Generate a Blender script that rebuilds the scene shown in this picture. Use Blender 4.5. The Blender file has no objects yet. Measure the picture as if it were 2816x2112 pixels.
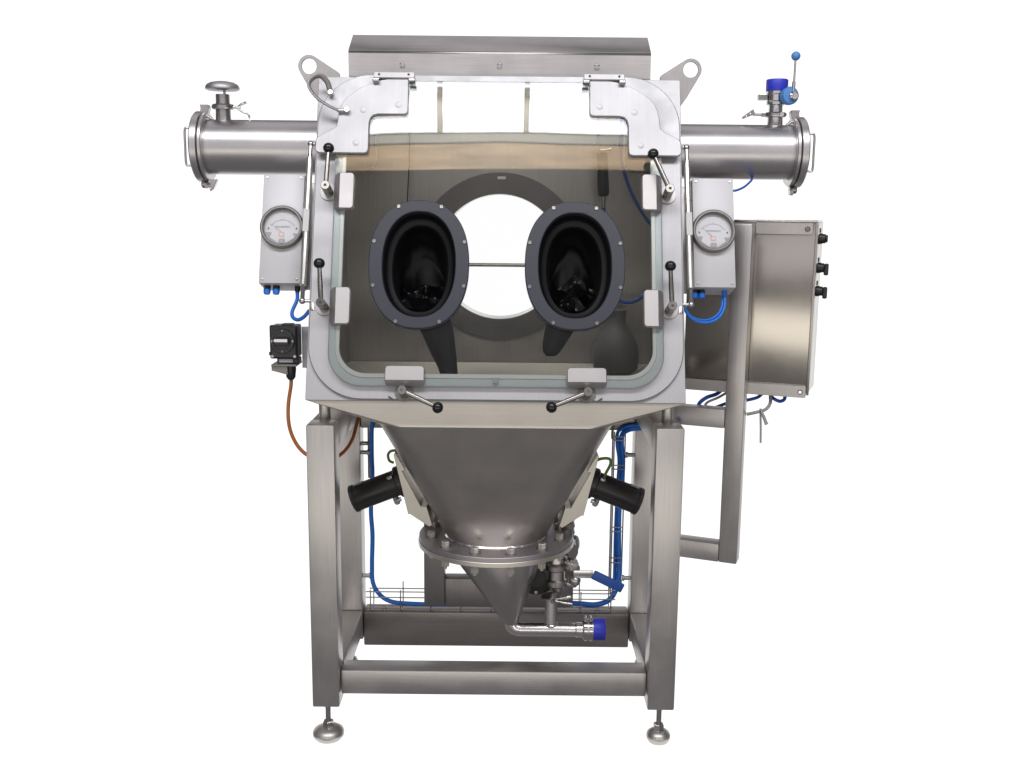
import bpy, bmesh, math, random
from math import sin, cos, pi, radians, sqrt, atan2
from mathutils import Vector, Matrix, noise, geometry

random.seed(4)
S = bpy.context.scene
COL = S.collection

# ------------------------------------------------------------------ camera, world, lamps, exposure
cam = bpy.data.objects.new('camera', bpy.data.cameras.new('camera'))
COL.objects.link(cam)
cam.data.sensor_width = 36.0
cam.data.lens = 36.0
cam.data.clip_start = 0.05
cam.data.clip_end = 200.0
cam.matrix_world = (Matrix.Translation((0.0452, -2.8234, 1.5692)) @ Matrix.Rotation(radians(-0.0125), 4, 'Z')
                    @ Matrix.Rotation(radians(90 - 9.7097), 4, 'X') @ Matrix.Rotation(radians(0.5533), 4, 'Z'))
S.camera = cam

world = bpy.data.worlds.new('World')
S.world = world
world.use_nodes = True
WB = world.node_tree.nodes['Background']
WB.inputs['Color'].default_value = (0.98, 0.95, 1.0, 1)
WB.inputs['Strength'].default_value = 0.17

S.view_settings.view_transform = 'Standard'
S.view_settings.look = 'None'
S.view_settings.exposure = 0.0
S.view_settings.gamma = 1.0
S.view_settings.use_curve_mapping = False
S.render.engine = 'CYCLES'
S.cycles.use_denoising = True
S.cycles.max_bounces = 10
S.cycles.glossy_bounces = 6
S.cycles.transparent_max_bounces = 12
S.cycles.caustics_reflective = True
S.cycles.sample_clamp_indirect = 4.0


def area(name, centre, xdir, ydir, sx, sy, radiance, color):
    """rectangular lamp: sx along xdir, sy along ydir; shines along -(xdir x ydir)"""
    l = bpy.data.lights.new(name, 'AREA')
    l.shape = 'RECTANGLE'
    l.size, l.size_y = sx, sy
    l.color = color
    l.energy = radiance * pi * sx * sy
    o = bpy.data.objects.new(name, l)
    COL.objects.link(o)
    x = Vector(xdir).normalized()
    y = Vector(ydir).normalized()
    z = x.cross(y)
    o.matrix_world = Matrix(((x[0], y[0], z[0], centre[0]), (x[1], y[1], z[1], centre[1]),
                             (x[2], y[2], z[2], centre[2]), (0, 0, 0, 1)))
    return o


# three tall hall windows high in front, seen mirrored in the slanted pane
WUP = Vector((0, 0.67, 0.742))
WLOW = Vector((0, -2.74, 4.47))
for x0, x1 in ((-2.9, -0.475), (-0.439, 0.112), (0.148, 2.9)):
    c = WLOW + WUP * 0.40
    area('window_lamp', (0.5 * (x0 + x1), c.y, c.z), (1, 0, 0), WUP, x1 - x0, 0.80, 11.5, (0.94, 0.95, 1.0))
c = WLOW - WUP * 0.035
area('sill_lamp', (0, c.y, c.z), (1, 0, 0), WUP, 5.8, 0.05, 3.0, (1.0, 0.96, 0.84))
for x in (-0.457, 0.130):
    c = WLOW + WUP * 0.40
    area('mullion_lamp', (x, c.y, c.z), (1, 0, 0), WUP, 0.030, 0.80, 3.0, (1.0, 0.90, 0.72))
c = WLOW - WUP * 0.15
area('timber_lamp', (0, c.y, c.z), (1, 0, 0), WUP, 5.8, 0.16, 3.5, (1.0, 0.72, 0.45))
tl = bpy.data.objects['timber_lamp'].data
tl.use_nodes = True
nt = tl.node_tree
em = nt.nodes['Emission']
ge = nt.nodes.new('ShaderNodeNewGeometry')
mp = nt.nodes.new('ShaderNodeMapping')
mp.inputs['Scale'].default_value = (2.2, 14, 14)
nz = nt.nodes.new('ShaderNodeTexNoise')
nz.inputs['Scale'].default_value = 1.0
nz.inputs['Detail'].default_value = 5.0
cr = nt.nodes.new('ShaderNodeMapRange')
cr.inputs['From Min'].default_value = 0.3
cr.inputs['From Max'].default_value = 0.7
cr.inputs['To Min'].default_value = 0.62
cr.inputs['To Max'].default_value = 1.3
nt.links.new(ge.outputs['Position'], mp.inputs['Vector'])
nt.links.new(mp.outputs['Vector'], nz.inputs['Vector'])
nt.links.new(nz.outputs['Fac'], cr.inputs['Value'])
nt.links.new(cr.outputs['Result'], em.inputs['Strength'])
# bright warm hall low in front, behind the camera
area('hall_lamp', (0, -3.7, 0.30), (1, 0, 0), (0, -0.05, 0.998), 8.0, 1.05, 1.90, (1.0, 0.955, 0.88))
area('overhead_fill', (0, 1.8, 5.2), (1, 0, 0), (0, 1, 0), 6.0, 3.0, 0.45, (0.97, 0.94, 1.0))  # added unseen fill overhead, brightens the hood's slope
area('upper_front_fill', (0, -3.7, 2.35), (1, 0, 0), (0, 0.10, 0.995), 8.0, 1.3, 0.72, (0.97, 0.94, 1.0))  # added dim fill panel in front, lifts the hood's upright face

# strip lamp under the hood, lighting the chamber from its roof
area('chamber_lamp', (0, 0.60, 1.936), (1, 0, 0), (0, 1, 0), 0.80, 0.06, 6.5, (1.0, 0.97, 0.90))

# ------------------------------------------------------------------ materials
MATS = {}


def mat(name, color, rough=0.5, metal=0.0, brush=None, bump=0.0, var=0.0, spec=0.5, coat=0.0, emit=None, rvar=0.08):
    m = bpy.data.materials.new(name)
    m.use_nodes = True
    nt = m.node_tree
    b = nt.nodes['Principled BSDF']
    b.inputs['Base Color'].default_value = (*color, 1)
    b.inputs['Roughness'].default_value = rough
    b.inputs['Metallic'].default_value = metal
    b.inputs['Specular IOR Level'].default_value = spec
    b.inputs['Coat Weight'].default_value = coat
    if emit:
        b.inputs['Emission Color'].default_value = (*color, 1)
        b.inputs['Emission Strength'].default_value = emit
    tc = nt.nodes.new('ShaderNodeTexCoord')
    L = nt.links.new
    if brush or var:
        # cloudy handling marks
        n2 = nt.nodes.new('ShaderNodeTexNoise')
        n2.inputs['Scale'].default_value = 7.0
        n2.inputs['Detail'].default_value = 6.0
        n2.inputs['Roughness'].default_value = 0.6
        L(tc.outputs['Object'], n2.inputs['Vector'])
        rr = nt.nodes.new('ShaderNodeMapRange')
        rr.inputs['From Min'].default_value = 0.3
        rr.inputs['From Max'].default_value = 0.7
        rr.inputs['To Min'].default_value = rough - rvar
        rr.inputs['To Max'].default_value = rough + rvar
        L(n2.outputs['Fac'], rr.inputs['Value'])
        L(rr.outputs['Result'], b.inputs['Roughness'])
        mix = nt.nodes.new('ShaderNodeMix')
        mix.data_type = 'RGBA'
        v = var or 0.06
        mix.inputs['A'].default_value = (*[c * (1 - v) for c in color], 1)
        mix.inputs['B'].default_value = (*[min(1, c * (1 + v)) for c in color], 1)
        last = n2.outputs['Fac']
        if brush:
            mp = nt.nodes.new('ShaderNodeMapping')
            mp.inputs['Scale'].default_value = brush
            L(tc.outputs['Object'], mp.inputs['Vector'])
            n1 = nt.nodes.new('ShaderNodeTexNoise')
            n1.inputs['Scale'].default_value = 1.0
            n1.inputs['Detail'].default_value = 4.0
            L(mp.outputs['Vector'], n1.inputs['Vector'])
            ad = nt.nodes.new('ShaderNodeMath')
            ad.operation = 'MULTIPLY_ADD'
            ad.inputs[1].default_value = 0.5
            hl = nt.nodes.new('ShaderNodeMath')
            hl.operation = 'MULTIPLY'
            hl.inputs[1].default_value = 0.5
            L(n2.outputs['Fac'], hl.inputs[0])
            L(n1.outputs['Fac'], ad.inputs[0])
            L(hl.outputs[0], ad.inputs[2])
            last = ad.outputs[0]
            bp = nt.nodes.new('ShaderNodeBump')
            bp.inputs['Strength'].default_value = bump or 0.04
            bp.inputs['Distance'].default_value = 0.002
            L(n1.outputs['Fac'], bp.inputs['Height'])
            L(bp.outputs['Normal'], b.inputs['Normal'])
        cr = nt.nodes.new('ShaderNodeMapRange')
        cr.inputs['From Min'].default_value = 0.35
        cr.inputs['From Max'].default_value = 0.65
        L(last, cr.inputs['Value'])
        L(cr.outputs['Result'], mix.inputs['Factor'])
        L(mix.outputs['Result'], b.inputs['Base Color'])
    elif bump:
        n1 = nt.nodes.new('ShaderNodeTexNoise')
        n1.inputs['Scale'].default_value = 300.0
        L(tc.outputs['Object'], n1.inputs['Vector'])
        bp = nt.nodes.new('ShaderNodeBump')
        bp.inputs['Strength'].default_value = bump
        bp.inputs['Distance'].default_value = 0.001
        L(n1.outputs['Fac'], bp.inputs['Height'])
        L(bp.outputs['Normal'], b.inputs['Normal'])
    MATS[name] = m
    return m


BX = (6, 420, 420)
BZ = (420, 420, 6)
BV = (420, 6, 6)
BR = (420, 300, 300)
mat('post_steel', (0.55, 0.53, 0.51), 0.43, 1, BZ, var=0.10, rvar=0.05)
mat('beam_steel', (0.54, 0.52, 0.505), 0.45, 1, BX, var=0.10, rvar=0.05)
mat('panel_steel', (0.47, 0.468, 0.475), 0.57, 1, BV, var=0.05, bump=0.02, rvar=0.09)
mat('plate_steel', (0.56, 0.555, 0.56), 0.60, 1, BV, var=0.05, rvar=0.05, bump=0.02)
mat('hopper_steel', (0.50, 0.47, 0.44), 0.40, 1, BX, rvar=0.04)
mat('tray_steel', (0.72, 0.68, 0.62), 0.42, 1, BX, var=0.05, rvar=0.04)
mat('tube_steel', (0.58, 0.56, 0.56), 0.36, 1, BR, rvar=0.03)
mat('inner_steel', (0.50, 0.475, 0.43), 0.46, 1, BZ, var=0.10, rvar=0.08)
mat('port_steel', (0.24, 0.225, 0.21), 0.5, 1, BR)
mat('bright_steel', (0.62, 0.61, 0.60), 0.22, 1, var=0.05)
mat('polished_steel', (0.60, 0.58, 0.58), 0.13, 1, var=0.05, rvar=0.04)
mat('cast_steel', (0.42, 0.40, 0.39), 0.30, 1, var=0.2)
mat('bracket_steel', (0.58, 0.55, 0.49), 0.45, 1, BV, var=0.04)
mat('foot_steel', (0.52, 0.50, 0.47), 0.42, 1, var=0.12, rvar=0.1)
mat('flange_steel', (0.46, 0.44, 0.45), 0.48, 1, var=0.06)
mat('pipe_steel', (0.74, 0.72, 0.72), 0.24, 1, var=0.05, rvar=0.04)
mat('pad_steel', (0.49, 0.472, 0.466), 0.50, 1, var=0.05)
mat('box_paint', (0.58, 0.575, 0.585), 0.5, 0.25, var=0.05, bump=0.02)
mat('cabinet_steel', (0.46, 0.43, 0.385), 0.21, 1, BX, var=0.04, bump=0.008, rvar=0.02)
mat('strut_steel', (0.80, 0.78, 0.74), 0.32, 1, var=0.04)
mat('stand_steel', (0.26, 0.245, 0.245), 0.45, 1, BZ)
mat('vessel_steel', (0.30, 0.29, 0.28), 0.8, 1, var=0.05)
mat('strip_steel', (0.42, 0.40, 0.38), 0.35, 1, var=0.1)
mat('seal_white', (0.62, 0.68, 0.68), 0.5, 0.75, var=0.03)
mat('lip_white', (0.76, 0.80, 0.77), 0.5, 0.7, var=0.03)
mat('lever_steel', (0.36, 0.345, 0.32), 0.28, 1, var=0.06)
mat('cone_steel', (0.50, 0.475, 0.46), 0.30, 1, BZ, var=0.08, bump=0.02, rvar=0.05)
mat('shaded_beam_steel', (0.36, 0.33, 0.31), 0.42, 1, BX, var=0.10, rvar=0.05)  # beam steel darkened: shade under the machine put into its colour
mat('bolt_steel', (0.80, 0.76, 0.68), 0.38, 1, var=0.05)
mat('tail_rubber', (0.042, 0.041, 0.042), 0.6, spec=0.35, var=0.2)  # paler rubber for the hanging end of the sleeve
mat('ring_plastic', (0.029, 0.031, 0.046), 0.46, bump=0.10)
mat('sleeve_rubber', (0.004, 0.004, 0.005), 0.50, spec=0.35)
mat('rubber', (0.0035, 0.0035, 0.0045), 0.30, spec=0.42)
mat('black_plastic', (0.018, 0.018, 0.020), 0.38, bump=0.05)
mat('ball_plastic', (0.012, 0.012, 0.013), 0.12)
mat('motor_black', (0.020, 0.019, 0.018), 0.40, var=0.2)
mat('white_plastic', (0.80, 0.80, 0.78), 0.4)
mat('dial_white', (0.82, 0.82, 0.84), 0.5)
mat('dial_grey', (0.46, 0.47, 0.48), 0.45)
mat('print_dark', (0.03, 0.03, 0.035), 0.6)
mat('print_grey', (0.20, 0.20, 0.22), 0.6)
mat('pink_tag', (0.88, 0.52, 0.45), 0.5)
mat('bezel_grey', (0.22, 0.21, 0.195), 0.4, 0.6, var=0.06)
mat('blue_cable', (0.010, 0.085, 0.42), 0.40, var=0.12)
mat('ladder_blue', (0.012, 0.115, 0.50), 0.42, var=0.15)
mat('bright_blue', (0.015, 0.17, 0.66), 0.38, var=0.08)
mat('cap_blue', (0.030, 0.040, 0.52), 0.45, var=0.06)
mat('grip_blue', (0.020, 0.085, 0.36), 0.45, var=0.08)
mat('valve_blue', (0.09, 0.27, 0.62), 0.42, var=0.06)
mat('orange_cable', (0.42, 0.135, 0.025), 0.5, var=0.1)
mat('earth_green', (0.12, 0.22, 0.02), 0.5, var=0.3)
mat('braid_grey', (0.34, 0.33, 0.32), 0.45, 0.8, (900, 900, 900), bump=0.4)
mat('tie_light', (0.58, 0.60, 0.58), 0.4)
mat('tie_grey', (0.36, 0.36, 0.38), 0.5)


PANE_TWIST = -0.016        # the pane is bowed a little, so straight things mirror as arcs


def glass_mat():
    m = bpy.data.materials.new('pane_glass')
    m.use_nodes = True
    nt = m.node_tree
    nt.nodes.clear()
    L = nt.links.new
    out = nt.nodes.new('ShaderNodeOutputMaterial')
    mix = nt.nodes.new('ShaderNodeMixShader')
    tr = nt.nodes.new('ShaderNodeBsdfTransparent')
    tr.inputs['Color'].default_value = (0.985, 0.99, 0.985, 1)
    gl = nt.nodes.new('ShaderNodeBsdfGlossy')
    gl.inputs['Roughness'].default_value = 0.015
    fr = nt.nodes.new('ShaderNodeFresnel')
    fr.inputs['IOR'].default_value = 1.64
    tc = nt.nodes.new('ShaderNodeTexCoord')
    mp = nt.nodes.new('ShaderNodeMapping')
    mp.inputs['Scale'].default_value = (1.0, 1.6, 1.6)
    n = nt.nodes.new('ShaderNodeTexNoise')
    n.inputs['Scale'].default_value = 2.2
    n.inputs['Detail'].default_value = 0.5
    bp = nt.nodes.new('ShaderNodeBump')
    bp.inputs['Strength'].default_value = 1.0
    bp.inputs['Distance'].default_value = 0.0010
    L(tc.outputs['Object'], mp.inputs['Vector'])
    L(mp.outputs['Vector'], n.inputs['Vector'])
    sp = nt.nodes.new('ShaderNodeSeparateXYZ')
    L(tc.outputs['Object'], sp.inputs['Vector'])

    def math_node(op, a, b):
        k = nt.nodes.new('ShaderNodeMath')
        k.operation = op
        for i, q in enumerate((a, b)):
            if isinstance(q, (int, float)):
                k.inputs[i].default_value = q
            else:
                L(q, k.inputs[i])
        return k.outputs[0]
    xo = math_node('SUBTRACT', sp.outputs['X'], 0.10)
    x2 = math_node('MULTIPLY', xo, xo)
    twist = math_node('MULTIPLY', math_node('MULTIPLY', x2, math_node('SUBTRACT', sp.outputs['Z'], 1.80)), PANE_TWIST)
    wav = math_node('MULTIPLY', n.outputs['Fac'], 0.0007)
    bp.inputs['Distance'].default_value = 1.0
    L(math_node('ADD', wav, twist), bp.inputs['Height'])
    L(bp.outputs['Normal'], gl.inputs['Normal'])
    L(fr.outputs['Fac'], mix.inputs['Fac'])
    L(tr.outputs['BSDF'], mix.inputs[1])
    L(gl.outputs['BSDF'], mix.inputs[2])
    L(mix.outputs['Shader'], out.inputs['Surface'])
    MATS['pane_glass'] = m


glass_mat()


def lens_mat():
    m = bpy.data.materials.new('lens_glass')
    m.use_nodes = True
    nt = m.node_tree
    nt.nodes.clear()
    out = nt.nodes.new('ShaderNodeOutputMaterial')
    mix = nt.nodes.new('ShaderNodeMixShader')
    tr = nt.nodes.new('ShaderNodeBsdfTransparent')
    gl = nt.nodes.new('ShaderNodeBsdfGlossy')
    gl.inputs['Roughness'].default_value = 0.03
    fr = nt.nodes.new('ShaderNodeFresnel')
    fr.inputs['IOR'].default_value = 1.5
    nt.links.new(fr.outputs['Fac'], mix.inputs['Fac'])
    nt.links.new(tr.outputs['BSDF'], mix.inputs[1])
    nt.links.new(gl.outputs['BSDF'], mix.inputs[2])
    nt.links.new(mix.outputs['Shader'], out.inputs['Surface'])
    MATS['lens_glass'] = m


lens_mat()


def glow_white_mat():
    m = bpy.data.materials.new('glowing_white')
    m.use_nodes = True
    nt = m.node_tree
    nt.nodes.clear()
    out = nt.nodes.new('ShaderNodeOutputMaterial')
    e = nt.nodes.new('ShaderNodeEmission')
    e.inputs['Color'].default_value = (1, 1, 1, 1)
    e.inputs['Strength'].default_value = 1.13  # glows by itself, nothing lights it from behind
    nt.links.new(e.outputs['Emission'], out.inputs['Surface'])
    MATS['glowing_white'] = m


glow_white_mat()

# ------------------------------------------------------------------ helpers
I4 = Matrix.Identity(4)
TH = radians(18.95)
PO = Vector((0, 0.003, 1.034))
PV = Vector((0, sin(TH), cos(TH)))
PN = Vector((0, -cos(TH), sin(TH)))
# slanted front: local x = across, y = up the slant, z = out towards the operator
PANEL = Matrix(((1, PV.x, PN.x, PO.x), (0, PV.y, PN.y, PO.y), (0, PV.z, PN.z, PO.z), (0, 0, 0, 1)))
# front-facing upright plane: local x = across, y = up, z = towards the operator
UPR = Matrix(((1, 0, 0, 0), (0, 0, -1, 0), (0, 1, 0, 0), (0, 0, 0, 1)))


def upright(x, y, z):
    return Matrix.Translation((x, y, z)) @ UPR


ROOTS = {}


def link(name, data, m, parent=None, M=None, smooth=35):
    if m and hasattr(data, 'materials') and len(data.materials) == 0:
        data.materials.append(MATS[m])
    o = bpy.data.objects.new(name, data)
    COL.objects.link(o)
    if parent is not None:
        o.parent = parent
        o.matrix_parent_inverse = ROOTS.get(parent.name, I4).inverted()
    o.matrix_basis = M if M is not None else I4
    ROOTS[o.name] = o.matrix_basis.copy()
    return o


def mesh(bm, name='mesh', smooth=35):
    bmesh.ops.recalc_face_normals(bm, faces=bm.faces)
    me = bpy.data.meshes.new(name)
    for f in bm.faces:
        f.smooth = True
    bm.to_mesh(me)
    bm.free()
    me.set_sharp_from_angle(angle=radians(smooth))
    return me


def thing(name, label, cat, loc, group=None):
    o = bpy.data.objects.new(name, None)
    COL.objects.link(o)
    o.location = loc
    o.empty_display_size = 0.05
    ROOTS[o.name] = Matrix.Translation(loc)
    o['label'] = label
    o['category'] = cat
    if group:
        o['group'] = group
    return o


def group(name, parent, loc=(0, 0, 0)):
    """a part that is itself made of pieces"""
    o = bpy.data.objects.new(name, None)
    COL.objects.link(o)
    o.empty_display_size = 0.02
    o.parent = parent
    o.matrix_parent_inverse = ROOTS[parent.name].inverted()
    o.matrix_basis = Matrix.Translation(loc)
    ROOTS[o.name] = Matrix.Translation(loc)
    return o


def tag(o, label, cat, grp=None, kind=None):
    o['label'] = label
    o['category'] = cat
    if grp:
        o['group'] = grp
    if kind:
        o['kind'] = kind
    return o


def xf(bm, M):
    if M is not None:
        bmesh.ops.transform(bm, matrix=M, verts=bm.verts)
    return bm


def box_bm(x0, x1, y0, y1, z0, z1, bev=0.002, seg=2):
    bm = bmesh.new()
    bmesh.ops.create_cube(bm, size=1)
    bmesh.ops.scale(bm, vec=(x1 - x0, y1 - y0, z1 - z0), verts=bm.verts)
    bmesh.ops.translate(bm, vec=((x0 + x1) / 2, (y0 + y1) / 2, (z0 + z1) / 2), verts=bm.verts)
    if bev:
        bmesh.ops.bevel(bm, geom=bm.edges[:], offset=bev, segments=seg, affect='EDGES', profile=0.5)
    return bm


def box(name, b, m, parent, bev=0.002, M=None):
    return link(name, mesh(xf(box_bm(*b, bev=bev), M)), m, parent)


def basis(p, d):
    d = Vector(d).normalized()
    a = Vector((0, 0, 1)) if abs(d.z) < 0.9 else Vector((1, 0, 0))
    x = a.cross(d).normalized()
    y = d.cross(x)
    return Matrix(((x.x, y.x, d.x, p[0]), (x.y, y.y, d.y, p[1]), (x.z, y.z, d.z, p[2]), (0, 0, 0, 1)))


def lathe_bm(prof, p=(0, 0, 0), d=(0, 0, 1), n=32):
    """turned shape: prof = [(radius, height)], axis from p along d"""
    bm = bmesh.new()
    rings = []
    for r, h in prof:
        if r < 1e-6:
            rings.append([bm.verts.new((0, 0, h))])
        else:
            rings.append([bm.verts.new((r * cos(2 * pi * k / n), r * sin(2 * pi * k / n), h)) for k in range(n)])
    for a, b in zip(rings, rings[1:]):
        for k in range(n):
            k2 = (k + 1) % n
            if len(a) == 1 and len(b) == 1:
                break
            if len(a) == 1:
                bm.faces.new((a[0], b[k], b[k2]))
            elif len(b) == 1:
                bm.faces.new((a[k], a[k2], b[0]))
            else:
                bm.faces.new((a[k], a[k2], b[k2], b[k]))
    if len(rings[0]) > 1 and len(rings[-1]) > 1:      # hollow: close the section on itself
        a, b = rings[-1], rings[0]
        for k in range(n):
            bm.faces.new((a[k], a[(k + 1) % n], b[(k + 1) % n], b[k]))
    else:
        for r in (rings[0], rings[-1]):
            if len(r) > 1:
                bm.faces.new(r)
    return xf(bm, basis(p, d))


def lathe(name, prof, m, parent, p=(0, 0, 0), d=(0, 0, 1), n=32, M=None, smooth=35):
    return link(name, mesh(xf(lathe_bm(prof, p, d, n), M), smooth=smooth), m, parent)


def cyl(name, p, q, r, m, parent, n=24, bev=0.001, M=None):
    p, q = Vector(p), Vector(q)
    h = (q - p).length
    b = min(bev, r * 0.4, h * 0.4)
    return lathe(name, [(0, 0), (r - b, 0), (r, b), (r, h - b), (r - b, h), (0, h)], m, parent, p, q - p, n, M)


def spline(pts, k=8):
    pts = [Vector(p) for p in pts]
    if len(pts) < 3:
        return pts
    out = []
    P = [pts[0] * 2 - pts[1]] + pts + [pts[-1] * 2 - pts[-2]]
    for i in range(1, len(P) - 2):
        for j in range(k):
            t = j / k
            a, b, c, d = P[i - 1], P[i], P[i + 1], P[i + 2]
            out.append(0.5 * ((2 * b) + (c - a) * t + (2 * a - 5 * b + 4 * c - d) * t * t + (3 * b - a - 3 * c + d) * t ** 3))
    out.append(pts[-1])
    return out


def tube_bm(pts, r, n=10, k=8, flat=1.0):
    pts = spline(pts, k) if k else [Vector(p) for p in pts]
    bm = bmesh.new()
    rings = []
    up = None
    for i, p in enumerate(pts):
        t = (pts[min(i + 1, len(pts) - 1)] - pts[max(i - 1, 0)]).normalized()
        if up is None:
            a = Vector((0, 0, 1)) if abs(t.z) < 0.9 else Vector((0, 1, 0))
            up = (a - t * a.dot(t)).normalized()
        else:
            up = (up - t * up.dot(t)).normalized()
        s = t.cross(up)
        rr = r[i * (len(r) - 1) // max(1, len(pts) - 1)] if isinstance(r, (list, tuple)) else r
        rings.append([bm.verts.new(p + up * (rr * cos(2 * pi * j / n)) + s * (rr * flat * sin(2 * pi * j / n))) for j in range(n)])
    for a, b in zip(rings, rings[1:]):
        for j in range(n):
            bm.faces.new((a[j], a[(j + 1) % n], b[(j + 1) % n], b[j]))
    bm.faces.new(rings[0][::-1])
    bm.faces.new(rings[-1])
    return bm


def tube(name, pts, r, m, parent=None, n=10, k=8, flat=1.0, M=None):
    return link(name, mesh(xf(tube_bm(pts, r, n, k, flat), M), smooth=50), m, parent)


def rrect(hx, hy, r, n=10, cx=0.0, cy=0.0):
    out = []
    for sx, sy, a0 in ((1, 1, 0), (-1, 1, 90), (-1, -1, 180), (1, -1, 270)):
        for i in range(n + 1):
            a = radians(a0 + 90 * i / n)
            out.append((cx + sx * (hx - r) + r * cos(a), cy + sy * (hy - r) + r * sin(a)))
    return out


def rrect_top(hx, hy, r_top, r_low, n=14, cx=0.0, cy=0.0):
    out = []
    for sx, sy, a0, r in ((1, 1, 0, r_top), (-1, 1, 90, r_top), (-1, -1, 180, r_low), (1, -1, 270, r_low)):
        for i in range(n + 1):
            a = radians(a0 + 90 * i / n)
            out.append((cx + sx * (hx - r) + r * cos(a), cy + sy * (hy - r) + r * sin(a)))
    return out


def oval(hx, hy, n=64, e=2.25, cx=0.0, cy=0.0):
    out = []
    for i in range(n):
        a = 2 * pi * i / n
        c, s = cos(a), sin(a)
        out.append((cx + hx * math.copysign(abs(c) ** (2 / e), c), cy + hy * math.copysign(abs(s) ** (2 / e), s)))
    return out


def inset(loop, d):
    """move each point of a closed loop d to its left-hand side"""
    n = len(loop)
    out = []
    for i in range(n):
        p0, p, p1 = Vector(loop[i - 1]), Vector(loop[i]), Vector(loop[(i + 1) % n])
        a = p - p0
        b = p1 - p
        if a.length < 1e-9:
            a = b
        if b.length < 1e-9:
            b = a
        a.normalize()
        b.normalize()
        nn = Vector((-(a.y + b.y), a.x + b.x))
        if nn.length < 1e-6:
            nn = Vector((-a.y, a.x))
        nn.normalize()
        k = max(0.5, nn.dot(Vector((-a.y, a.x))))
        out.append(tuple(p + nn * (d / k)))
    return out


def ccw(l):
    a = sum(l[i - 1][0] * l[i][1] - l[i][0] * l[i - 1][1] for i in range(len(l)))
    return list(l) if a > 0 else list(l)[::-1]


def plate_bm(outer, holes=(), z0=0.0, z1=0.01, bev=0.0015):
    """flat plate from a 2-D outline with holes, front edge eased by bev"""
    loops = [ccw(outer)] + [ccw(h)[::-1] for h in holes]
    loops = [[p for i, p in enumerate(l) if (Vector(p) - Vector(l[i - 1])).length > 1e-6] for l in loops]
    bm = bmesh.new()
    layers = []
    for l in loops:
        mid = z1 - bev if bev else z1
        rows = [[bm.verts.new((x, y, z0)) for x, y in l], [bm.verts.new((x, y, mid)) for x, y in l]]
        if bev:
            rows.append([bm.verts.new((x, y, z1)) for x, y in inset(l, bev)])
        n = len(l)
        for a, b in zip(rows, rows[1:]):
            for i in range(n):
                bm.faces.new((a[i], a[(i + 1) % n], b[(i + 1) % n], b[i]))
        layers.append(rows)
    tri = geometry.tessellate_polygon([[Vector((x, y, 0)) for x, y in l] for l in loops])
    bot = [v for r in layers for v in r[0]]
    top = [v for r in layers for v in r[-1]]
    for a, b, c in tri:
        for src in (top, bot):
            try:
                bm.faces.new((src[a], src[b], src[c]))
            except ValueError:
                pass
    return bm


def plate(name, outer, m, parent, holes=(), z0=0.0, z1=0.01, bev=0.0015, M=None, smooth=30):
    return link(name, mesh(xf(plate_bm(outer, holes, z0, z1, bev), M), smooth=smooth), m, parent)


def loft_bm(loops, close_ends=False):
    bm = bmesh.new()
    rows = [[bm.verts.new(p) for p in l] for l in loops]
    n = len(rows[0])
    for a, b in zip(rows, rows[1:]):
        for i in range(n):
            try:
                bm.faces.new((a[i], a[(i + 1) % n], b[(i + 1) % n], b[i]))
            except ValueError:
                pass
    if close_ends:
        bm.faces.new(rows[0][::-1])
        bm.faces.new(rows[-1])
    return bm


def shell_bm(loops, centre, th):
    """lofted sheet with thickness: loops outside, the same loops shrunk inside"""
    inner = []
    for l in loops:
        c = sum((Vector(p) for p in l), Vector()) / len(l)
        r = sum(((Vector(p) - c).length for p in l)) / len(l)
        f = (r - th) / r
        inner.append([tuple(c + (Vector(p) - c) * f) for p in l])
    return loft_bm([inner[0]] + list(loops) + inner[::-1])


def copy_of(src, parent, M, name=None):
    o = src.copy()
    COL.objects.link(o)
    o.parent = parent
    o.matrix_parent_inverse = ROOTS[parent.name].inverted()
    o.matrix_basis = M
    ROOTS[o.name] = M.copy()
    return o


SHARED = {}


def shared(key, make):
    if key not in SHARED:
        SHARED[key] = make()
    return SHARED[key]


def inst(name, key, make, m, parent, M):
    """one piece out of many alike: shares its mesh"""
    me = shared(key, make)
    return link(name, me, m, parent, M)


def text(name, body, size, m, parent, M, extrude=0.0002):
    cu = bpy.data.curves.new(name, 'FONT')
    cu.body = body
    cu.size = size
    cu.align_x = 'CENTER'
    cu.align_y = 'CENTER'
    cu.extrude = extrude
    tmp = bpy.data.objects.new(name, cu)
    COL.objects.link(tmp)
    dg = bpy.context.evaluated_depsgraph_get()
    me = bpy.data.meshes.new_from_object(tmp.evaluated_get(dg))
    bpy.data.objects.remove(tmp)
    bpy.data.curves.remove(cu)
    me.materials.clear()
    return link(name, me, m, parent, M)


def hexa_bm(r, h, n=6, dome=0.15):
    b = r * dome
    return lathe_bm([(0, 0), (r, 0), (r, h - b), (r - b, h), (0, h)], n=n)


def screw_mesh():
    bm = lathe_bm([(0, 0), (0.0058, 0), (0.0058, 0.0022), (0.0050, 0.0030), (0.0022, 0.0030), (0.0020, 0.0012), (0, 0.0012)], n=16)
    return mesh(bm)


def T(x, y, z):
    return Matrix.Translation((x, y, z))


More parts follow.
